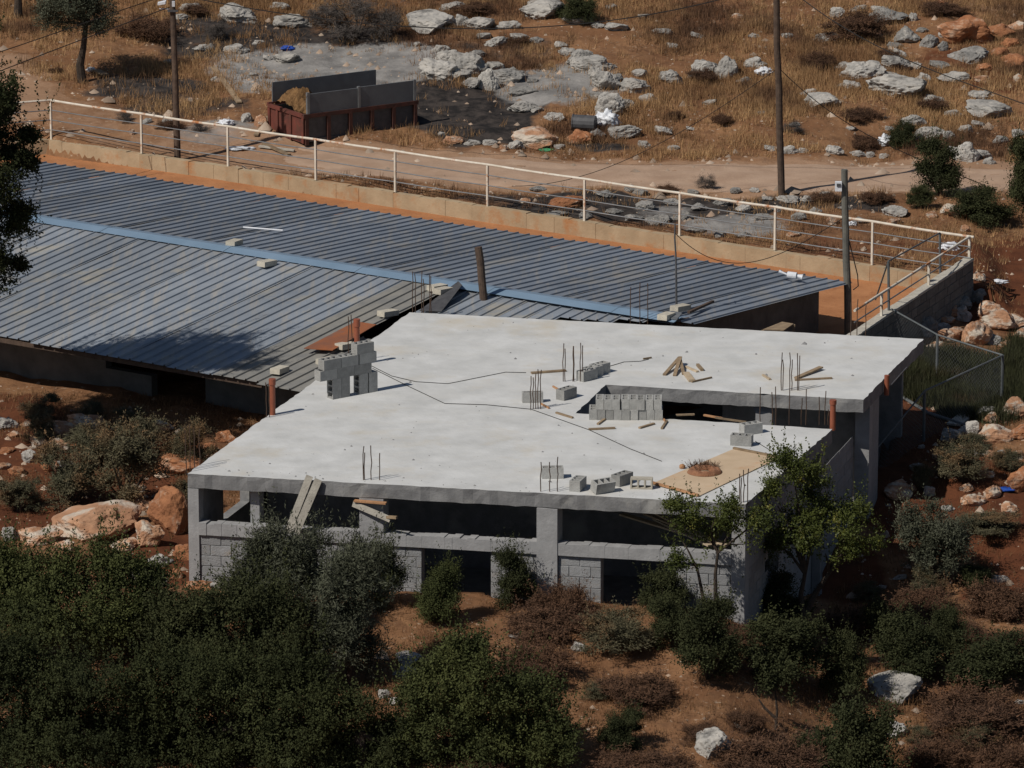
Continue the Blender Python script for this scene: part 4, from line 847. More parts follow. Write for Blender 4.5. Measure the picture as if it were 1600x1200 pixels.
# ------------------------------------------------------------------ rocks
def rock_mesh(seed, sub, crag):
    bm = bmesh.new(); bmesh.ops.create_icosphere(bm, subdivisions=sub, radius=.5); r = random.Random(seed)
    pl = []
    for _ in range(13):
        n = Vector((r.gauss(0, 1), r.gauss(0, 1), r.gauss(0, .8))).normalized(); pl.append((n, r.uniform(.27, .44)))
    o = Vector((seed*3.7, seed*1.3, 0))
    for v in bm.verts:
        c = v.co.copy()
        c *= 1+.5*mn.noise(c*2.0+o)
        for n, d in pl:
            e = c.dot(n)-d
            if e > 0: c -= n*e*.85
        k = mn.fractal(c*5+o, .9, 2.1, 5)
        c += c.normalized()*(.055*k)
        if crag:
            cv = mn.voronoi(c*5.5+o)[0]; c -= c.normalized()*(.16*max(0, .32-cv[0])) ; c += c.normalized()*.05*abs(mn.noise(c*9+o))
        v.co = c
    me = bpy.data.meshes.new('rock'); bm.to_mesh(me); bm.free(); return me
ROCKS = {}
def rock_variant(kind, k, big):
    key = (kind, k, big)
    if key not in ROCKS:
        me = rock_mesh(k+1+{'w': 0, 'g': 20, 'o': 40, 'r': 60}[kind], 5 if big else 4, kind in 'wg'); me.materials.append(M['rock_'+kind]); ROCKS[key] = me
    return ROCKS[key]
RL = """370 34 60 36 w,298 20 30 18 w,283 32 22 12 w,455 44 55 16 w,437 16 28 10 w,312 82 22 15 w,327 80 16 14 g,366 84 32 15 w,404 70 16 8 w,262 100 12 8 w,449 99 40 18 w,418 95 14 10 w,386 192 18 20 w,407 199 20 22 o,262 196 18 12 w,228 194 16 10 w,205 212 12 12 o,297 160 12 8 o,335 128 12 8 w,395 120 14 8 w,
708 20 45 18 w,675 47 76 16 w,722 44 25 22 w,750 46 46 22 w,795 46 32 14 w,755 62 24 14 w,776 74 40 20 w,812 64 30 15 w,838 68 22 12 g,653 73 12 9 w,690 82 24 13 w,841 15 35 12 w,858 18 30 18 w,850 28 66 12 w,897 38 44 15 w,963 50 38 12 w,935 45 20 10 w,1005 30 22 8 w,955 15 22 10 w,
685 126 60 40 w,728 117 52 42 w,718 127 40 24 w,760 142 28 34 w,790 130 56 26 g,816 150 36 20 g,834 130 14 10 g,818 176 42 20 w,840 176 20 10 w,907 99 40 25 w,924 112 56 22 w,876 76 22 13 w,950 142 40 40 w,930 126 20 25 w,991 146 46 32 w,952 183 40 42 w,976 172 30 20 w,1048 132 36 26 w,1035 56 28 14 w,1050 76 20 10 w,1012 160 24 14 w,
840 234 78 42 o,806 234 28 18 w,787 236 14 11 o,908 227 40 27 r,935 216 26 17 g,868 190 28 17 w,975 217 54 18 w,1005 232 20 14 w,875 234 22 11 w,707 226 36 17 o,740 228 24 10 w,765 228 24 10 w,1038 212 28 18 w,1052 236 20 8 w,690 214 14 10 w,
1102 120 48 34 w,1135 124 36 40 w,1178 107 28 18 w,1163 132 24 14 g,1153 30 20 10 o,1292 66 36 15 w,1308 28 22 18 w,1341 57 38 20 w,1368 64 18 16 w,1389 36 56 28 g,1427 34 12 16 w,1420 68 34 30 g,1454 76 26 29 g,1474 81 17 19 g,1441 52 14 12 g,1474 60 16 13 w,1398 78 26 13 g,
1510 68 74 56 r,1472 18 22 18 r,1560 60 42 28 r,1588 52 30 20 o,1516 98 50 30 g,1590 106 48 24 r,1592 132 18 18 o,1350 126 56 38 w,1320 112 36 12 w,1404 111 44 30 w,1390 124 30 14 w,1445 130 20 17 w,1489 130 44 22 w,1405 152 86 28 w,1288 167 56 26 w,1262 150 24 10 w,1460 164 38 20 w,1532 156 34 14 w,1549 185 76 17 w,1427 197 36 20 w,1510 209 26 18 w,1530 199 20 12 w,1450 221 58 17 w,1482 221 22 18 w,1489 183 24 9 w,
1508 254 36 32 w,1535 248 28 18 w,1490 243 22 16 w,1303 242 28 17 w,1232 242 28 14 w,1340 246 26 12 w,1255 240 16 9 w,1360 247 14 10 w,1381 249 16 10 w,1205 236 22 10 w,1545 258 18 12 w,1400 339 42 15 w,1493 340 56 23 o,1456 341 20 12 o,1538 340 22 13 w,1508 363 16 13 o,1397 351 24 12 o,1232 319 36 16 w,1262 318 20 12 w,
882 326 54 22 r,985 302 20 14 g,1000 307 24 16 g,1030 352 36 20 g,990 346 30 12 g,1150 304 20 12 g,1180 302 16 10 w,1085 305 16 11 g,1290 308 18 10 w,1320 330 24 12 g,960 335 22 12 g,820 318 20 10 o,1125 372 22 12 g,840 300 26 12 g,870 340 30 14 g,915 345 26 14 g,945 310 30 16 g,1010 330 34 18 g,1050 322 28 16 g,1065 345 30 16 g,1095 330 26 14 g,1130 322 30 16 g,1160 332 24 14 w,1195 345 30 14 g,1215 332 22 12 g,1250 345 28 14 g,1275 335 22 12 g,1300 350 24 12 o,1090 365 26 14 g,1160 372 24 12 g,1240 372 24 12 o,1200 315 18 10 w,1345 350 24 12 g,
1448 528 30 38 g,1485 536 36 30 o,1526 541 36 46 o,1562 517 46 42 o,1588 514 36 28 o,1475 497 38 20 o,1500 488 36 28 g,1516 472 28 30 g,1535 472 26 28 g,1507 470 22 15 g,1546 492 32 26 o,1503 503 18 26 w,1533 441 13 17 o,1470 520 26 18 g,1420 528 20 12 o,
1558 692 60 34 o,1553 663 32 20 o,1592 655 54 38 o,1597 688 34 30 r,1536 655 26 24 g,1488 692 36 30 w,1513 682 30 28 w,1498 717 42 13 o,1533 714 20 15 w,1548 717 22 15 o,1561 718 16 17 w,1598 768 48 50 r,1541 747 28 13 o,1434 737 24 15 w,1403 778 42 32 o,1452 777 18 24 w,1552 781 28 26 o,1521 793 38 25 o,1440 702 10 8 w,
85 682 46 30 o,132 670 50 21 o,60 702 26 24 o,93 708 30 26 o,8 672 32 22 w,20 684 20 12 o,10 710 20 13 r,46 724 22 24 w,27 744 24 19 r,80 738 24 25 r,100 732 24 9 w,245 677 44 20 o,285 682 22 17 o,278 745 78 30 r,265 832 60 86 r,147 848 120 66 o,232 855 42 46 o,287 876 28 30 r,55 785 22 11 r,75 802 24 17 r,60 852 62 30 o,14 847 20 28 w,313 906 28 27 w,245 888 26 22 w,262 882 16 14 g,308 925 36 20 r,248 918 22 20 w,345 922 26 17 w,376 806 34 22 r,350 692 30 22 r,
40 668 20 12 o,112 700 22 14 r,160 690 18 10 o,210 705 20 14 o,330 705 24 16 r,150 760 26 16 r,215 772 24 18 o,20 768 18 12 r,5 735 20 14 o,225 800 30 22 o,195 862 40 24 o,100 862 34 20 o,275 905 24 18 r,330 938 22 14 o,218 905 26 18 w,180 700 14 10 w,
1410 545 22 16 o,1435 545 18 12 g,1462 548 22 16 o,1500 552 20 14 o,1552 540 26 20 g,1578 548 26 18 o,1598 530 24 20 o,1490 470 18 14 o,1478 508 20 16 o,1424 770 20 14 o,1476 742 22 16 o,1510 768 22 14 o,1578 800 26 18 o,1480 800 18 12 w,1590 720 24 18 o,1465 720 18 12 o,
700 100 34 26 w,745 92 26 18 g,775 112 32 20 w,800 118 24 16 g,738 138 30 18 w,888 88 24 16 w,940 160 26 20 g,1000 122 24 16 w,965 130 20 16 g,1330 140 30 14 w,1376 140 30 16 g,1430 110 22 14 w,1470 108 24 14 g,1540 112 24 16 r,1560 90 30 20 r,1580 75 26 18 r,1535 130 24 14 o,1375 20 24 14 w,1340 20 26 12 w,1405 90 24 14 w,1230 60 18 8 w,1180 60 16 8 w,1090 60 20 10 w,1240 200 20 10 w,1330 205 18 8 w,1110 165 22 10 w,1080 205 16 8 w,1190 180 14 7 w,1390 205 16 8 w,1565 225 24 14 w,1590 215 20 14 w,
1404 1092 94 50 w,1116 1184 62 58 w,1160 1142 30 20 w,1398 1152 46 28 w,1245 1012 32 13 w,1393 1008 14 14 w,1475 1014 12 24 w,1405 908 24 11 w,1595 1102 18 9 w,1378 922 18 7 w,1562 912 32 10 w,640 1037 46 22 w,641 1060 44 20 w,600 1092 22 15 w,617 1104 22 17 w,905 1019 22 17 w,995 1100 20 17 w,805 999 24 8 w,832 1000 22 7 w,882 970 22 9 o,492 1105 10 18 w"""
REG = [  # x0,y0,x1,y1, where
 (0, 0, 480, 145, 'on the scorched slope around the left pole'), (0, 145, 480, 260, 'behind the left part of the railing'),
 (640, 0, 1070, 90, 'high above the ash patches'), (640, 90, 850, 185, 'in the outcrop right of the burnt patch'), (850, 90, 1070, 185, 'in the outcrop right of the ash patch'), (640, 185, 1070, 245, 'at the upper road edge below the outcrops'),
 (1070, 0, 1240, 245, 'on the slope near the tall pole'), (1240, 0, 1480, 90, 'high on the slope right of tall pole'), (1480, 0, 1600, 140, 'in the top right corner'), (1240, 90, 1600, 190, 'across the upper right slope'), (1240, 190, 1600, 262, 'just above the road at right'), (1340, 262, 1600, 380, 'below the road at far right'), (800, 262, 1340, 380, 'in the burnt strip behind the railing'),
 (1380, 420, 1600, 545, 'in the heap beyond the grey end wall'), (1380, 545, 1600, 725, 'at the edge of the green weeds'), (1380, 725, 1600, 800, 'on red soil right of the building'),
 (0, 600, 400, 765, 'on red soil below the shed'), (0, 765, 400, 930, 'at the left corner of the building'), (1340, 800, 1600, 925, 'in the brush right of building'), (0, 925, 1020, 1200, 'among the front bushes'), (1020, 925, 1600, 1200, 'on front ground at lower right')]
TONE = {'w': 'pale limestone', 'g': 'dark grey', 'o': 'orange stained', 'r': 'rusty red'}
def where(px, py):
    for a, b, c, d, s_ in REG:
        if a <= px < c and b <= py < d: return s_
    return 'on the hillside'
rng = random.Random(12)
ROCKPOS = []
def place_rock(px, by, w, h, k, name='rock'):
    p = G(px, by-1); sc = scale_at(p); sx = w/sc*(1.28 if by < 200 else 1.55 if px > 1390 and 430 < by < 560 else 1.38 if px < 330 and 640 < by < 930 else 1.28 if px > 1390 and 600 < by < 810 else 1.15); sy = sx*rng.uniform(.6, .9); el = .24 if by > 400 else .2
    sz = max(.38*sx, (h/sc-sy*el*.6)/.97*1.25); big = w > 24
    o = link('rock', rock_variant(k, rng.randrange(7 if big else 5), big))
    o.scale = (sx, sy, sz); o.rotation_euler = (rng.uniform(-.15, .15), rng.uniform(-.15, .15), rng.choice((0, math.pi))+rng.uniform(-.35, .35))
    o.location = p+Vector((0, sy*.3, sz*.22)); ROCKPOS.append((p.x, p.y+sy*.3, max(sx, sy)*.55))
    shape = 'long flat' if w/h > 2.4 else 'upright' if h/w > 1.05 else ''
    size = 'huge' if w > 90 else 'big' if w > 48 else 'small' if w < 24 else 'middling'
    ph = ' '.join(x for x in (size, shape, TONE[k], 'rock', where(px, by)) if x)
    queue_label(o, ph, 'rock', px, 'rocks '+where(px, by)); return o
for it in RL.replace('\n', '').split(','):
    a = it.split(); place_rock(*map(int, a[:4]), a[4])

# ------------------------------------------------------------------ foliage
def leaf_cloud(r, lobes, ntips, per, twig, ll, lw, shell=2.2, up=.3, gap=.0, zmin=.0):
    lob = np.array(lobes, float); vol = lob[:, 3]*lob[:, 4]*lob[:, 5]; ix = r.choice(len(lob), ntips, p=vol**.7/np.sum(vol**.7))
    ncl = max(12, int(ntips/42)); ci = r.choice(len(lob), ncl, p=vol**.6/np.sum(vol**.6))
    cd = r.normal(0, 1, (ncl, 3)); cd[:, 2] = np.where(cd[:, 2] < -.5, -cd[:, 2], cd[:, 2]); cd /= np.linalg.norm(cd, axis=1)[:, None]
    crad = r.uniform(.25, 1, ncl)**(1/shell)*r.uniform(.8, 1.15, ncl); cc = lob[ci, :3]+cd*lob[ci, 3:6]*crad[:, None]; cs = lob[ci, 3]*r.uniform(.26, .52, ncl)
    k = r.integers(0, ncl, ntips); d = r.normal(0, 1, (ntips, 3)); d /= np.linalg.norm(d, axis=1)[:, None]
    rad = r.uniform(.05, 1, ntips)**(1/2.0); c = cc[k]+d*np.array([1, 1, .75])*(cs[k]*rad)[:, None]
    inner = r.uniform(0, 1, ntips) < .16; ii = r.choice(len(lob), ntips); c = np.where(inner[:, None], lob[ii, :3]+d*lob[ii, 3:6]*(rad*.8)[:, None], c)
    shoot = r.uniform(0, 1, ntips) < .10; c = c+np.where(shoot[:, None], (cd[k]+np.array([0, 0, .5]))*(cs[k]*r.uniform(.4, 1.5, ntips))[:, None], 0)
    d = d*.7+cd[k]*.6; d /= np.linalg.norm(d, axis=1)[:, None]
    n = len(c); dirs = d*.8+r.normal(0, .5, (n, 3))+np.array([0, 0, up]); dirs = np.where(shoot[:, None], d*.35+r.normal(0, .22, (n, 3))+np.array([0, 0, 1.0]), dirs); dirs /= np.linalg.norm(dirs, axis=1)[:, None]
    tl = np.where(shoot, twig*r.uniform(1.5, 2.8, n), twig)[:, None, None]; sp = np.where(shoot, twig*.05, twig*.13)[:, None, None]
    t = r.uniform(0, 1, (n, per, 1)); pos = c[:, None, :]+dirs[:, None, :]*(t-.3)*tl+r.normal(0, 1, (n, per, 3))*sp
    ax = dirs[:, None, :]*.7+r.normal(0, .6, (n, per, 3)); ax /= np.linalg.norm(ax, axis=2)[..., None]
    nr = r.normal(0, .36, (n, per, 3))+d[:, None, :]*.95+np.array([0, 0, .45]); sd_ = np.cross(ax, nr); sd_ /= np.linalg.norm(sd_, axis=2)[..., None]+1e-9
    s_ = r.uniform(.7, 1.25, (n, per, 1)); L_ = ax*ll*s_; S_ = sd_*lw*s_*.5
    v = np.stack([pos, pos+L_*.45+S_, pos+L_, pos+L_*.45-S_], 2).reshape(-1, 3)
    v = v.reshape(-1, 4, 3); v = v[v[:, :, 2].min(1) > zmin].reshape(-1, 3)
    return v, np.arange(len(v)).reshape(-1, 4)
def limbs(mb, base_pts, lobes, r0, rr, frac=1.0):
    for l in lobes[:int(len(lobes)*frac)+1]:
        c = Vector(l[:3]); s_ = Vector(base_pts); mid = s_.lerp(c, .5)+Vector((rr.uniform(-.1, .1), rr.uniform(-.1, .1), rr.uniform(-.05, .1)))*c.length*.3
        mb.tube([s_, mid, c], [r0, r0*.6, r0*.22], 6)
def bush_meshes(kind, seed):
    r = np.random.default_rng(seed); rr = random.Random(seed); lobes = []
    spec = dict(oak=(10, 1900, 15, .19, .034, .021), olive=(9, 1000, 14, .26, .07, .017), brown=(7, 1900, 12, .13, .05, .012), scrub=(9, 1500, 12, .16, .05, .013), bright=(10, 1800, 15, .22, .036, .021), dead=(6, 600, 10, .25, .09, .008))[kind]
    nl = spec[0]
    for k in range(nl):
        a = 6.28*k/nl+rr.uniform(-.4, .4); q = rr.uniform(.12, .33) if k else 0
        if kind in ('brown',): lobes.append((math.cos(a)*q, math.sin(a)*q, rr.uniform(.12, .3), rr.uniform(.24, .34), rr.uniform(.24, .34), rr.uniform(.28, .42)))
        else: lobes.append((math.cos(a)*q*.9, math.sin(a)*q*.9, rr.uniform(.22, .80), rr.uniform(.11, .22), rr.uniform(.11, .22), rr.uniform(.12, .24)))
    if kind not in ('brown',): lobes.append((0, 0, .3, .38, .38, .32))
    sc = 1.0
    v, f = leaf_cloud(r, lobes, spec[1], spec[2], spec[3]/1.15, spec[4]/1.15, spec[5]/1.15, gap=.32)
    me = np_mesh('foliage', v, f); me.materials.append(M[kind])
    mb = MB(); limbs(mb, (0, 0, 0), lobes, .018, rr); st = mb.mesh('stem'); st.materials.append(M['bark'])
    return me, st
BUSH = {}
def bush(px, by, w, h, kind, phrase, seed=None, name='shrub', cat='shrub'):
    p = G(px, min(by, 1330)) if by <= 1400 else G(px, 1400); sc = scale_at(p); k = rng.randrange(4) if seed is None else seed
    if (kind, k) not in BUSH: BUSH[kind, k] = bush_meshes(kind, 100+k*17+sum(map(ord, kind)))
    fo, st = BUSH[kind, k]; t = link(name, None, loc=p-Vector((0, 0, .03))); sx = w/sc*1.08; t.scale = (sx, sx*rng.uniform(.85, 1.05), h/sc*1.02); t.rotation_euler = (0, 0, rng.uniform(0, 6.28))
    link('foliage', fo, parent=t); link('stem', st, parent=t)
    queue_label(t, phrase, cat, px, phrase.split(' at ')[0]+'s' if False else None); return t
BL = [
 (595, 945, 95, 105, 'oak', 'dark green shrub against the wall right of the olives'), (680, 972, 78, 92, 'bright', 'leafy green shrub in front of the middle window hole'), (806, 950, 78, 98, 'oak', 'dark shrub by the wide column base'), (1040, 955, 90, 70, 'oak', 'dark shrub in front of the right window hole'),
 (885, 965, 95, 80, 'brown', 'brown thorn bush right of the wide column'), (848, 995, 140, 62, 'brown', 'wide brown thorn bush below the wide column'), (832, 1062, 125, 75, 'brown', 'brown thorn bush above the lower middle shrub'), (1005, 1093, 130, 62, 'brown', 'round brown thorn bush with a white stone before it'), (930, 1092, 50, 30, 'scrub', 'small grey scrub beside the round thorn bush'),
 (965, 1020, 130, 72, 'scrub', 'grey green scrub below the right window hole'), (968, 1168, 85, 62, 'oak', 'low dark shrub at the bottom middle'), (1015, 1215, 150, 62, 'brown', 'brown thorn bush at the bottom edge middle'),
 (1105, 1060, 110, 125, 'oak', 'dark shrub at the foot of the left yellowing tree'), (1050, 1010, 90, 80, 'oak', 'dark shrub under the right window hole corner'), (1230, 1072, 150, 110, 'oak', 'broad dark shrub in front of the right yellowing tree'), (1215, 975, 110, 85, 'oak', 'dark shrub at the shaded corner of the building'), (1320, 1100, 85, 110, 'oak', 'upright dark shrub left of the wide pale rock'), (1335, 1235, 150, 160, 'oak', 'big dark shrub at the bottom edge right'), (1265, 1200, 90, 55, 'oak', 'low dark shrub left of the big bottom shrub'),
 (1420, 1058, 125, 95, 'oak', 'dark shrub above the wide pale rock'), (1480, 1040, 70, 90, 'oak', 'narrow dark shrub at the right above pale stones'), (1550, 1075, 150, 100, 'oak', 'broad dark shrub at the right edge'), (1506, 1135, 170, 82, 'brown', 'large domed brown thorn bush at lower right'), (1460, 1195, 115, 65, 'brown', 'brown thorn bush below the domed one'), (1575, 1215, 110, 90, 'brown', 'brown thorn bush in the bottom right corner'), (1190, 1225, 170, 95, 'brown', 'brown thorn bush right of the front boulder'), (1130, 1050, 72, 40, 'brown', 'small brown thorn bush under the left yellowing tree'), (1168, 1136, 62, 42, 'brown', 'small brown thorn bush left of the thin sapling'),
 (1330, 990, 90, 58, 'brown', 'brown bush right of the building corner'), (1445, 962, 120, 60, 'brown', 'wide brown bush below the grey olive'), (1565, 965, 120, 85, 'brown', 'brown bush at the right edge above dark shrubs'), (1385, 1000, 80, 70, 'oak', 'dark shrub between brown bushes right of the building'), (1525, 910, 75, 32, 'oak', 'low dark shrub right of the grey olive'), (1505, 1000, 90, 50, 'brown', 'brown bush between dark shrubs at right'), (1355, 935, 60, 28, 'scrub', 'low grey scrub by the building corner'),
 (110, 790, 120, 100, 'scrub', 'grey scrub on red soil left of centre below the shed'), (195, 790, 140, 118, 'scrub', 'large grey scrub between the rocks below the shed'), (232, 728, 120, 80, 'scrub', 'olive grey scrub close to the shed wall'), (150, 722, 110, 66, 'scrub', 'scrub behind the two leaning orange rocks'), (302, 730, 80, 70, 'scrub', 'dry scrub at the left roof corner'), (60, 694, 60, 48, 'scrub', 'small scrub at the left below the shed'), (60, 655, 64, 42, 'scrub', 'dry weed tuft at the shed wall far left'), (140, 660, 60, 36, 'scrub', 'dry weed tuft at the shed wall centre'), (300, 800, 60, 60, 'scrub', 'low scrub in the gap beside the big red boulder'), (30, 800, 80, 60, 'scrub', 'low scrub at the left edge on red soil'), (200, 670, 60, 34, 'scrub', 'dry weed tuft at the shed wall right part'),
 (555, 62, 120, 66, 'dead', 'grey leafless bush at the top of the slope'), (605, 60, 70, 66, 'dead', 'grey leafless bush above the ash patch'), (510, 40, 70, 40, 'dead', 'smaller grey leafless bush left of the others'), (903, 32, 68, 40, 'oak', 'dark green bush at the top middle of the hillside'), (235, 58, 90, 52, 'brown', 'brown bush behind the olive tree'), (340, 60, 60, 34, 'dead', 'dark scorched bush beside the left pole'),
 (1335, 58, 95, 60, 'brown', 'brown bush among rocks on the upper right slope'), (1100, 127, 48, 32, 'brown', 'brown bush in front of two pale rocks'), (1165, 140, 34, 22, 'brown', 'small brown bush left of tall pole'), (1278, 108, 55, 38, 'brown', 'brown bush right of the tall pole'), (1130, 192, 34, 24, 'brown', 'small dark bush left of the tall pole near road'), (1345, 187, 60, 26, 'brown', 'low brown bush on the right slope'), (1355, 230, 60, 30, 'brown', 'low brown bush just above the road'), (1408, 230, 55, 44, 'oak', 'dark bush just above the road at right'), (740, 18, 60, 24, 'brown', 'low brown bush at the top edge'), (1480, 20, 70, 26, 'brown', 'low brown bush at the top right'),
 (1468, 306, 88, 90, 'oak', 'dark evergreen bush standing at the roadside'), (1535, 350, 100, 60, 'oak', 'spreading dark evergreen bush below the road'), (1604, 345, 80, 130, 'oak', 'tall dark evergreen bush at the right edge'), (1440, 325, 50, 35, 'oak', 'low evergreen bush beside the roadside one'), (1372, 314, 48, 24, 'brown', 'small brown bush behind the grey pole'), (1288, 318, 55, 28, 'brown', 'brown bush at the foot of tall pole'), (1106, 296, 38, 28, 'dead', 'dry stalks at the lower road edge'), (1045, 300, 40, 18, 'brown', 'low burnt brush behind the railing'),
 (1445, 935, 74, 52, 'scrub', 'grey scrub at the foot of the grey olive'),
 (1500, 752, 95, 66, 'scrub', 'grey green scrub among the orange rocks at right'), (1520, 704, 60, 30, 'scrub', 'low green scrub under the white rocks'), (1440, 765, 44, 44, 'scrub', 'small scrub on red soil right of the building'), (1575, 735, 60, 36, 'scrub', 'scrub at the right edge among orange rocks'), (1550, 830, 110, 30, 'scrub', 'low scrub in the shade at the right'),
]
XR = random.Random(77)
for k in range(22):
    px, by = XR.uniform(640, 1600), XR.uniform(985, 1215)
    if any(abs(px-b_[0]) < b_[2]*.3 and abs(by-b_[1]) < 22 for b_ in BL): continue
    w = XR.uniform(34, 80); BL.append((int(px), int(by), w, w*XR.uniform(.42, .62), XR.choice(('brown', 'brown', 'scrub')), 'small low dry bush on the front ground'))
for k in range(20):
    px, by = XR.uniform(60, 1590), XR.uniform(15, 215)
    if any(abs(px-b_[0]) < b_[2]*.5 and abs(by-b_[1]) < 25 for b_ in BL) or 440 < px < 900 and by > 70: continue
    w = XR.uniform(22, 50); BL.append((int(px), int(by), w, w*XR.uniform(.4, .6), XR.choice(('brown', 'dead', 'brown')), 'small dry brown bush on the grassy hillside'))
for px, by, w, h, kind, ph in BL: bush(px, by, w, h, kind, ph)

def tree(name, base, lobes, trunk, kind, ntips, per, twig, ll, lw, lab, seed, r0=.1, gap=.25, shell=2.2, cat='tree'):
    """lobes and trunk points relative to the base, in metres"""
    r = np.random.default_rng(seed); rr = random.Random(seed); t = thing(name, lab, cat, base)
    v, f = leaf_cloud(r, lobes, ntips, per, twig, ll, lw, shell=shell, gap=gap); me = np_mesh('crown', v, f); me.materials.append(M[kind]); link('crown', me, parent=t)
    mb = MB()
    for tr in trunk:
        n = len(tr); mb.tube(tr, [r0*(1-.55*k/(n-1)) for k in range(n)], 9)
        top = Vector(tr[-1])
    tk = mb.mesh('trunk'); tk.materials.append(M['bark']); tko = link('trunk', tk, parent=t)
    mb = MB()
    ends = [Vector(tr[-1]) for tr in trunk]
    for l in lobes:
        c = Vector(l[:3]); e = min(ends, key=lambda q: (q-c).length); mid = e.lerp(c, .5)+Vector((rr.uniform(-.12, .12), rr.uniform(-.12, .12), .05)); mb.tube([e, mid, c], [r0*.45, r0*.3, r0*.12], 6)
    lb = mb.mesh('limbs'); lb.materials.append(M['bark']); link('limbs', lb, parent=tko); return t
def pxlobes(base, lst, rr, depth=.8):
    """lobes given as photo px centre and px radii around the trunk's own distance"""
    out = []; sc = scale_at(base)
    for px, py, rx_, ry_ in lst:
        c = PY(px, py, base.y+rr.uniform(-.35, .35)*rx_/sc); out.append((*(c-base), rx_/sc, rx_/sc*depth, ry_/sc))
    return out
rr = random.Random(31)
b = G(1252, 1003); lob = pxlobes(b, [(1240, 745, 45, 40), (1215, 790, 45, 45), (1275, 775, 50, 45), (1250, 830, 70, 42), (1310, 820, 48, 40), (1350, 815, 38, 30), (1290, 865, 60, 28), (1215, 850, 45, 32), (1345, 850, 40, 25)], rr)
tree('broadleaf_tree', b, lob, [[(0, 0, -.1), (.03, 0, .5), (-.02, .02, .9), (.05, 0, 1.3)], [(0, 0, .4), (.25, .1, .9), (.5, .1, 1.3)]], 'yellow', 1700, 15, .19, .046, .029, 'yellowing leafy tree at the right corner of the building', 5, .075, .42)
b = G(1115, 990); lob = pxlobes(b, [(1070, 800, 38, 32), (1060, 835, 34, 28), (1120, 805, 36, 26), (1160, 815, 36, 28), (1110, 845, 45, 24), (1165, 850, 34, 22), (1200, 800, 26, 22), (1075, 880, 24, 16)], rr)
tree('broadleaf_tree', b, lob, [[(0, 0, -.1), (.03, 0, .6), (.02, .02, 1.1), (.06, 0, 1.5)], [(-.05, 0, -.1), (-.18, 0, .6), (-.3, 0, 1.2)]], 'yellow', 800, 14, .18, .044, .028, 'thin yellowing tree with two bare stems before the front wall', 6, .05, .36)
b = G(440, 985); lob = pxlobes(b, [(445, 855, 36, 36), (410, 880, 42, 36), (470, 880, 45, 45), (430, 920, 65, 45), (390, 930, 40, 40), (490, 930, 40, 40)], rr)
tree('olive_tree', b, lob, [[(0, 0, -.2), (.02, 0, .5), (0, 0, .9)]], 'olive', 2300, 18, .30, .075, .017, 'grey green olive under the leaning planks', 7, .08, .3)
b = G(545, 1075); lob = pxlobes(b, [(555, 885, 45, 40), (530, 930, 45, 50), (570, 940, 45, 45), (545, 990, 60, 45), (520, 1020, 45, 40), (575, 1030, 40, 35)], rr)
tree('olive_tree', b, lob, [[(0, 0, -.2), (.02, 0, .5), (0, 0, .9)]], 'olive', 2300, 18, .28, .07, .017, 'taller grey green olive left of the middle window hole', 8, .08, .3)
b = G(1457, 912); lob = pxlobes(b, [(1455, 810, 34, 30), (1435, 840, 34, 30), (1475, 845, 36, 30), (1455, 875, 48, 32), (1490, 870, 28, 28)], rr)
tree('olive_tree', b, lob, [[(0, 0, -.1), (.02, 0, .4), (0, 0, .7)]], 'olive', 1500, 17, .24, .065, .018, 'grey olive in the shade right of the building', 9, .06, .3)
b = G(129, 128); lob = pxlobes(b, [(100, 15, 45, 26), (140, 10, 45, 28), (165, 28, 30, 20), (85, 35, 32, 20), (130, 40, 35, 16), (120, -25, 55, 30), (75, -10, 35, 25)], rr)
tree('olive_tree', b, lob, [[(0, 0, -.1), (-.06, 0, .45), (.04, 0, .9), (.12, 0, 1.5)]], 'olive', 1800, 16, .26, .07, .022, 'small olive tree with a bare curved trunk on the slope', 10, .13, .3)
b = G(28, 26); lob = pxlobes(b, [(20, -90, 60, 35), (50, -70, 45, 30)], rr)
tree('olive_tree', b, lob, [[(0, 0, -.1), (.02, 0, .6), (0, 0, 1.2)]], 'olive', 300, 12, .28, .08, .022, 'tree trunk at the top left corner', 11, .13, .3)
b = G(1212, 1140); lob = pxlobes(b, [(1205, 1045, 26, 22), (1220, 1065, 24, 20), (1195, 1075, 18, 16), (1235, 1088, 12, 6)], rr)
tree('sapling', b, lob, [[(0, 0, -.05), (.02, 0, .35), (-.02, 0, .7)], [(0, 0, .2), (-.2, 0, .4), (-.3, 0, .55)]], 'oak', 230, 12, .16, .05, .03, 'thin crooked sapling with bare lower twigs at lower right', 12, .03, .25)
# big dark oaks of the lower left and the left edge
def big(px, py_base, y, lst, kind, ntips, lab, seed, name='oak_tree', r0=.16):
    zb = h1(PY(px, 1000, y).x, y); b = Vector((PY(px, 1000, y).x, y, zb)); rr_ = random.Random(seed); lob = pxlobes(b, lst, rr_, .85)
    top = Vector((0, 0, max(.6, min(l[2] for l in lob)*.8)))
    return tree(name, b, lob, [[(0, 0, -.3), (.05, 0, top.z*.5), (0, .03, top.z)]], kind, int(ntips*1.25), 22, .26, .047, .029, lab, seed, r0, .34, 2.1)
big(110, 1250, -10.8, [(60, 915, 50, 46), (140, 900, 58, 40), (205, 908, 46, 46), (30, 980, 80, 70), (120, 970, 85, 70), (205, 985, 65, 60), (10, 905, 40, 40), (235, 955, 36, 46)], 'bright', 4200, 'large feathery green oak at the left edge below the boulders', 21)
big(90, 1250, -14.6, [(60, 1080, 90, 75), (160, 1090, 85, 75), (90, 1180, 120, 70), (-20, 1060, 60, 70), (200, 1180, 80, 60), (10, 1180, 80, 60)], 'oak_dark', 4200, 'large dark evergreen oak in the bottom left corner', 26)
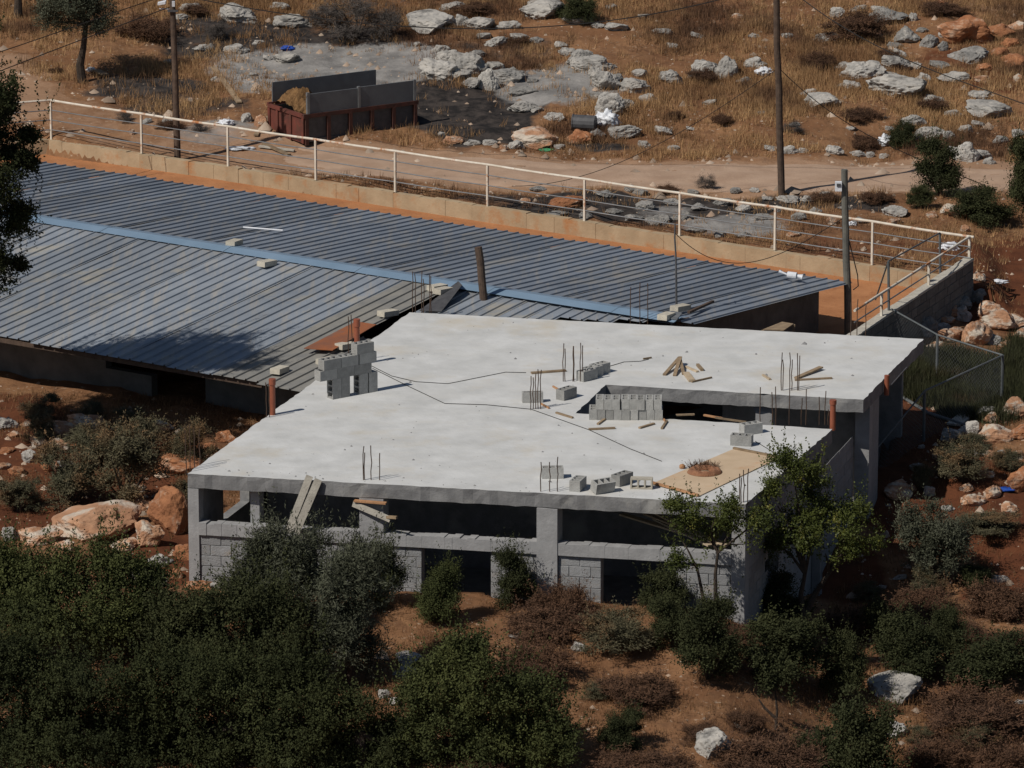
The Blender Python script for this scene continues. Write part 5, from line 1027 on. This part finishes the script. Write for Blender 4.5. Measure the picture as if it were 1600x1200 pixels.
big(360, 1250, -11.6, [(285, 985, 55, 55), (350, 955, 60, 48), (420, 980, 62, 58), (480, 1030, 55, 50), (310, 1030, 60, 45), (400, 1030, 70, 50)], 'oak', 2900, 'dark evergreen oak in front of the nearer olive', 22)
big(370, 1250, -14.8, [(290, 1090, 85, 70), (390, 1085, 85, 70), (340, 1180, 110, 70), (450, 1170, 90, 70), (520, 1120, 55, 55), (240, 1150, 70, 65), (470, 1080, 55, 50)], 'oak_dark', 4200, 'dark evergreen oak at the bottom edge below the olives', 27)
big(560, 1250, -15.0, [(560, 1190, 60, 48), (610, 1175, 48, 42), (510, 1215, 70, 40)], 'oak_dark', 1300, 'small dark oak at the bottom edge left of brighter shrub', 23)
big(760, 1250, -14.8, [(715, 1035, 42, 42), (675, 1095, 50, 52), (745, 1085, 55, 55), (815, 1105, 55, 50), (700, 1160, 70, 60), (790, 1170, 75, 60), (860, 1160, 42, 45), (640, 1170, 40, 50)], 'bright', 3900, 'bright leaved evergreen shrub tree at the bottom middle', 24)
b = Vector((-13.3, 1.2, h1(-13.3, 1.2)))
lob = [(*(PY(px, py, 1.2+dy)-b), rx_, rx_*.9, rz_) for px, py, dy, rx_, rz_ in ((-20, 200, 0, .75, .6), (-10, 290, .4, .8, .65), (-60, 360, -.3, .8, .6), (10, 170, .2, .32, .35), (22, 255, -.2, .38, .35), (5, 355, .1, .5, .45), (-110, 220, .5, 1.1, 1.0), (-200, 250, 0, 1.4, 1.1), (-140, 330, 1, 1.1, .9), (-120, 120, .2, 1.1, .8), (-230, 160, -.6, 1.2, .9), (-160, 380, -.6, 1.0, .7), (-60, 430, -.5, .9, .6), (-140, 420, -1.0, 1.1, .7), (-40, 150, -.8, .7, .6), (-60, 300, -1.2, .9, .8), (0, 408, 0, .22, .2), (30, 415, .1, .14, .1), (38, 330, 0, .22, .18), (48, 215, 0, .18, .14))]
tree('oak_tree', b, lob, [[(0, 0, -.3), (.1, 0, 1.5), (-.1, .1, 3.2), (.2, 0, 4.6)]], 'oak_dark', 9000, 20, .24, .055, .036, 'dark oak branches reaching in at the left edge over the shed', 25, .22, .22, 2.4)

# ------------------------------------------------------------------ grass, weeds, gravel
def scatter(n, x0, x1, y0, y1, seed):
    r = np.random.default_rng(seed); return r, r.uniform(x0, x1, n), r.uniform(y0, y1, n)
def bld_clear(x, y):
    d0 = x-A.x; d1 = y-A.y; cr = e1.x*e2.y-e1.y*e2.x; u = (d0*e2.y-d1*e2.x)/cr; v = (e1.x*d1-e1.y*d0)/cr
    b_in = (u > -.1) & (u < LU+.4) & (v > -.1) & (v < LV+.2)
    rel0 = x-R1.x; rel1 = y-R1.y; s_ = rel0*SD.x+rel1*SD.y; w_ = rel0*SN.x+rel1*SN.y
    sh = (s_ > -7) & (s_ < 17.2) & (w_ > wn_-.1) & (w_ < 20)
    q = (x-W0[0])*WN[0]+(y-W0[1])*WN[1]
    yard = (q < .25) & (y > 8.6) & (x < 10.6)
    return ~(b_in | (sh & (q < .25)) | yard)
def blades(name, r, x, y, per, h0, h1_, w, m, lean, lab):
    n = len(x); z = H(x, y); hh = r.uniform(h0, h1_, n)*(1+.5*fbm(x*.6, y*.6, 91, 3)); c = np.stack([x, y, z], 1)[:, None, :]
    off = np.concatenate([r.normal(0, .09, (n, per, 2)), np.zeros((n, per, 1))-.01], 2); b0_ = c+off
    a = r.uniform(0, 6.283, (n, per)); hb = hh[:, None]*r.uniform(.5, 1.1, (n, per)); ln = np.abs(r.normal(0, lean, (n, per)))
    tip = b0_+np.stack([np.cos(a)*ln*hb, np.sin(a)*ln*hb, hb*np.sqrt(np.clip(1-(ln*.7)**2, .1, 1))], 2)
    a2 = r.uniform(0, 6.283, (n, per)); sd_ = np.stack([np.cos(a2), np.sin(a2), a2*0], 2)*w
    v = np.stack([b0_-sd_, b0_+sd_, tip], 2).reshape(-1, 3); me = np_mesh(name, v, np.arange(len(v)).reshape(-1, 3)); return tag(link(name, me, m), lab, 'grass', kind='stuff')
r, x, y = scatter(52000, -15.5, 15.5, 26, 43, 1)
dens = np.clip(.42+1.7*fbm(x*.45, y*.45, 61, 4), .03, 1)*(1-mask_at(x, y, 0))*(1-.9*mask_at(x, y, 1))*(1-.55*mask_at(x, y, 2)); dens *= sst(1.75, 2.6, np.abs(y-road_y(x)))
k = (r.uniform(0, 1, len(x)) < dens) & (y > road_y(x)); blades('dry_grass', r, x[k], y[k], 13, .12, .34, .007, M['grass'], .45, 'dry golden grass over the hillside above the road')
r, x, y = scatter(26000, -14, 16, 8, 26.5, 2)
dens = np.clip(.4+1.0*fbm(x*.5, y*.5, 62, 4), .03, 1)*(1-.85*mask_at(x, y, 1))*(1-.8*mask_at(x, y, 0))*(1-.6*mask_at(x, y, 2))*sst(1.7, 2.3, np.abs(y-road_y(x)))
k = (r.uniform(0, 1, len(x)) < dens) & bld_clear(x, y) & (y < road_y(x)); blades('dry_grass', r, x[k], y[k], 12, .08, .28, .007, M['grass'], .5, 'dry grass between the road and the yard')
r, x, y = scatter(42000, -13, 13, -17, 6, 3)
dens = np.clip(.42+1.2*fbm(x*.7, y*.7, 63, 4), .04, 1)*(1-.7*mask_at(x, y, 2)); k = (r.uniform(0, 1, len(x)) < dens) & bld_clear(x, y)
blades('dry_grass', r, x[k], y[k], 12, .05, .19, .006, M['grass_pale'], .6, 'short dry grass and stubble around the building front')
wp = [G(1395, 560), G(1600, 540), G(1640, 640), G(1560, 665), G(1480, 650), G(1400, 612)]
r, x, y = scatter(16000, min(p.x for p in wp), max(p.x for p in wp), min(p.y for p in wp), max(p.y for p in wp), 4)
k = np.array([inside(a, b, wp) for a, b in zip(x, y)]) & bld_clear(x, y) & (r.uniform(0, 1, len(x)) < np.clip(.6+1.1*fbm(x*.9, y*.9, 64, 3), .05, 1)); blades('green_weeds', r, x[k], y[k], 14, .18, .5, .011, M['weed'], .5, 'thick patch of green weeds behind the wire fence')
def pebbles(name, x, y, sz, r, m, lab):
    n = len(x); z = H(x, y); base = np.array([(1, 0, 0), (0, 1, 0), (-1, 0, 0), (0, -1, 0), (0, 0, .8), (.6, .6, .45), (-.6, .6, .45)], float)[:5]
    s_ = sz[:, None, None]*r.uniform(.6, 1.3, (n, 5, 3)); a = r.uniform(0, 6.28, n); ca_, sa_ = np.cos(a), np.sin(a); b = base[None]*s_
    v = np.stack([b[..., 0]*ca_[:, None]-b[..., 1]*sa_[:, None]+x[:, None], b[..., 0]*sa_[:, None]+b[..., 1]*ca_[:, None]+y[:, None], b[..., 2]+z[:, None]-.005], 2).reshape(-1, 3)
    f = np.array([(0, 1, 4), (1, 2, 4), (2, 3, 4), (3, 0, 4)]); f = (f[None]+5*np.arange(n)[:, None, None]).reshape(-1, 3); return tag(link(name, np_mesh(name, v, f), m), lab, 'gravel', kind='stuff')
r, x, y = scatter(16000, -15, 16, 20, 43, 6); d = np.abs(y-road_y(x)); pr = .10+.9*np.exp(-((d-1.9)/.5)**2)*np.clip(.5+1.5*fbm(x*.6, y*.6, 71, 3), 0, 1)+.35*mask_at(x, y, 0); k = (r.uniform(0, 1, len(x)) < pr) & bld_clear(x, y) & (d > .3)
pebbles('gravel', x[k], y[k], r.exponential(.035, k.sum())+.015, r, M['gravel'], 'loose stones scattered along the road and slope')
r, x, y = scatter(11000, -13, 14, -17, 18, 7); pr = .12+.55*mask_at(x, y, 2)+.25*np.clip(fbm(x*.8, y*.8, 73, 3), 0, 1); k = (r.uniform(0, 1, len(x)) < pr) & bld_clear(x, y)
pebbles('gravel', x[k], y[k], r.exponential(.028, k.sum())+.012, r, M['gravel'], 'loose stones scattered around the building')
r = np.random.default_rng(19); n = 300; uu = r.uniform(.2, LU-.2, n); vv = r.uniform(.2, LV-.3, n); ok = ~((uu > SU-.1) & (vv > SV0-.15) & (vv < SV1+.1)); uu, vv = uu[ok], vv[ok]
edge_ = r.uniform(0, 1, len(uu)) < .5; vv = np.where(edge_, np.where(r.uniform(0, 1, len(uu)) < .5, r.uniform(.05, .5, len(uu)), vv), vv)
x = A.x+e1.x*uu+e2.x*vv; y = A.y+e1.y*uu+e2.y*vv; o = pebbles('concrete_crumbs', x, y, r.exponential(.008, len(x))+.004, r, M['raw'], 'tiny crumbs of concrete and wood scattered on the roof slab')
co_ = np.empty(len(o.data.vertices)*3, np.float32); o.data.vertices.foreach_get('co', co_); co_ = co_.reshape(-1, 5, 3); co_[:, :, 2] += (ZS+.001-co_[:, :4, 2].mean(1))[:, None]; o.data.vertices.foreach_set('co', co_.ravel()); o['category'] = 'debris'
flush_labels()
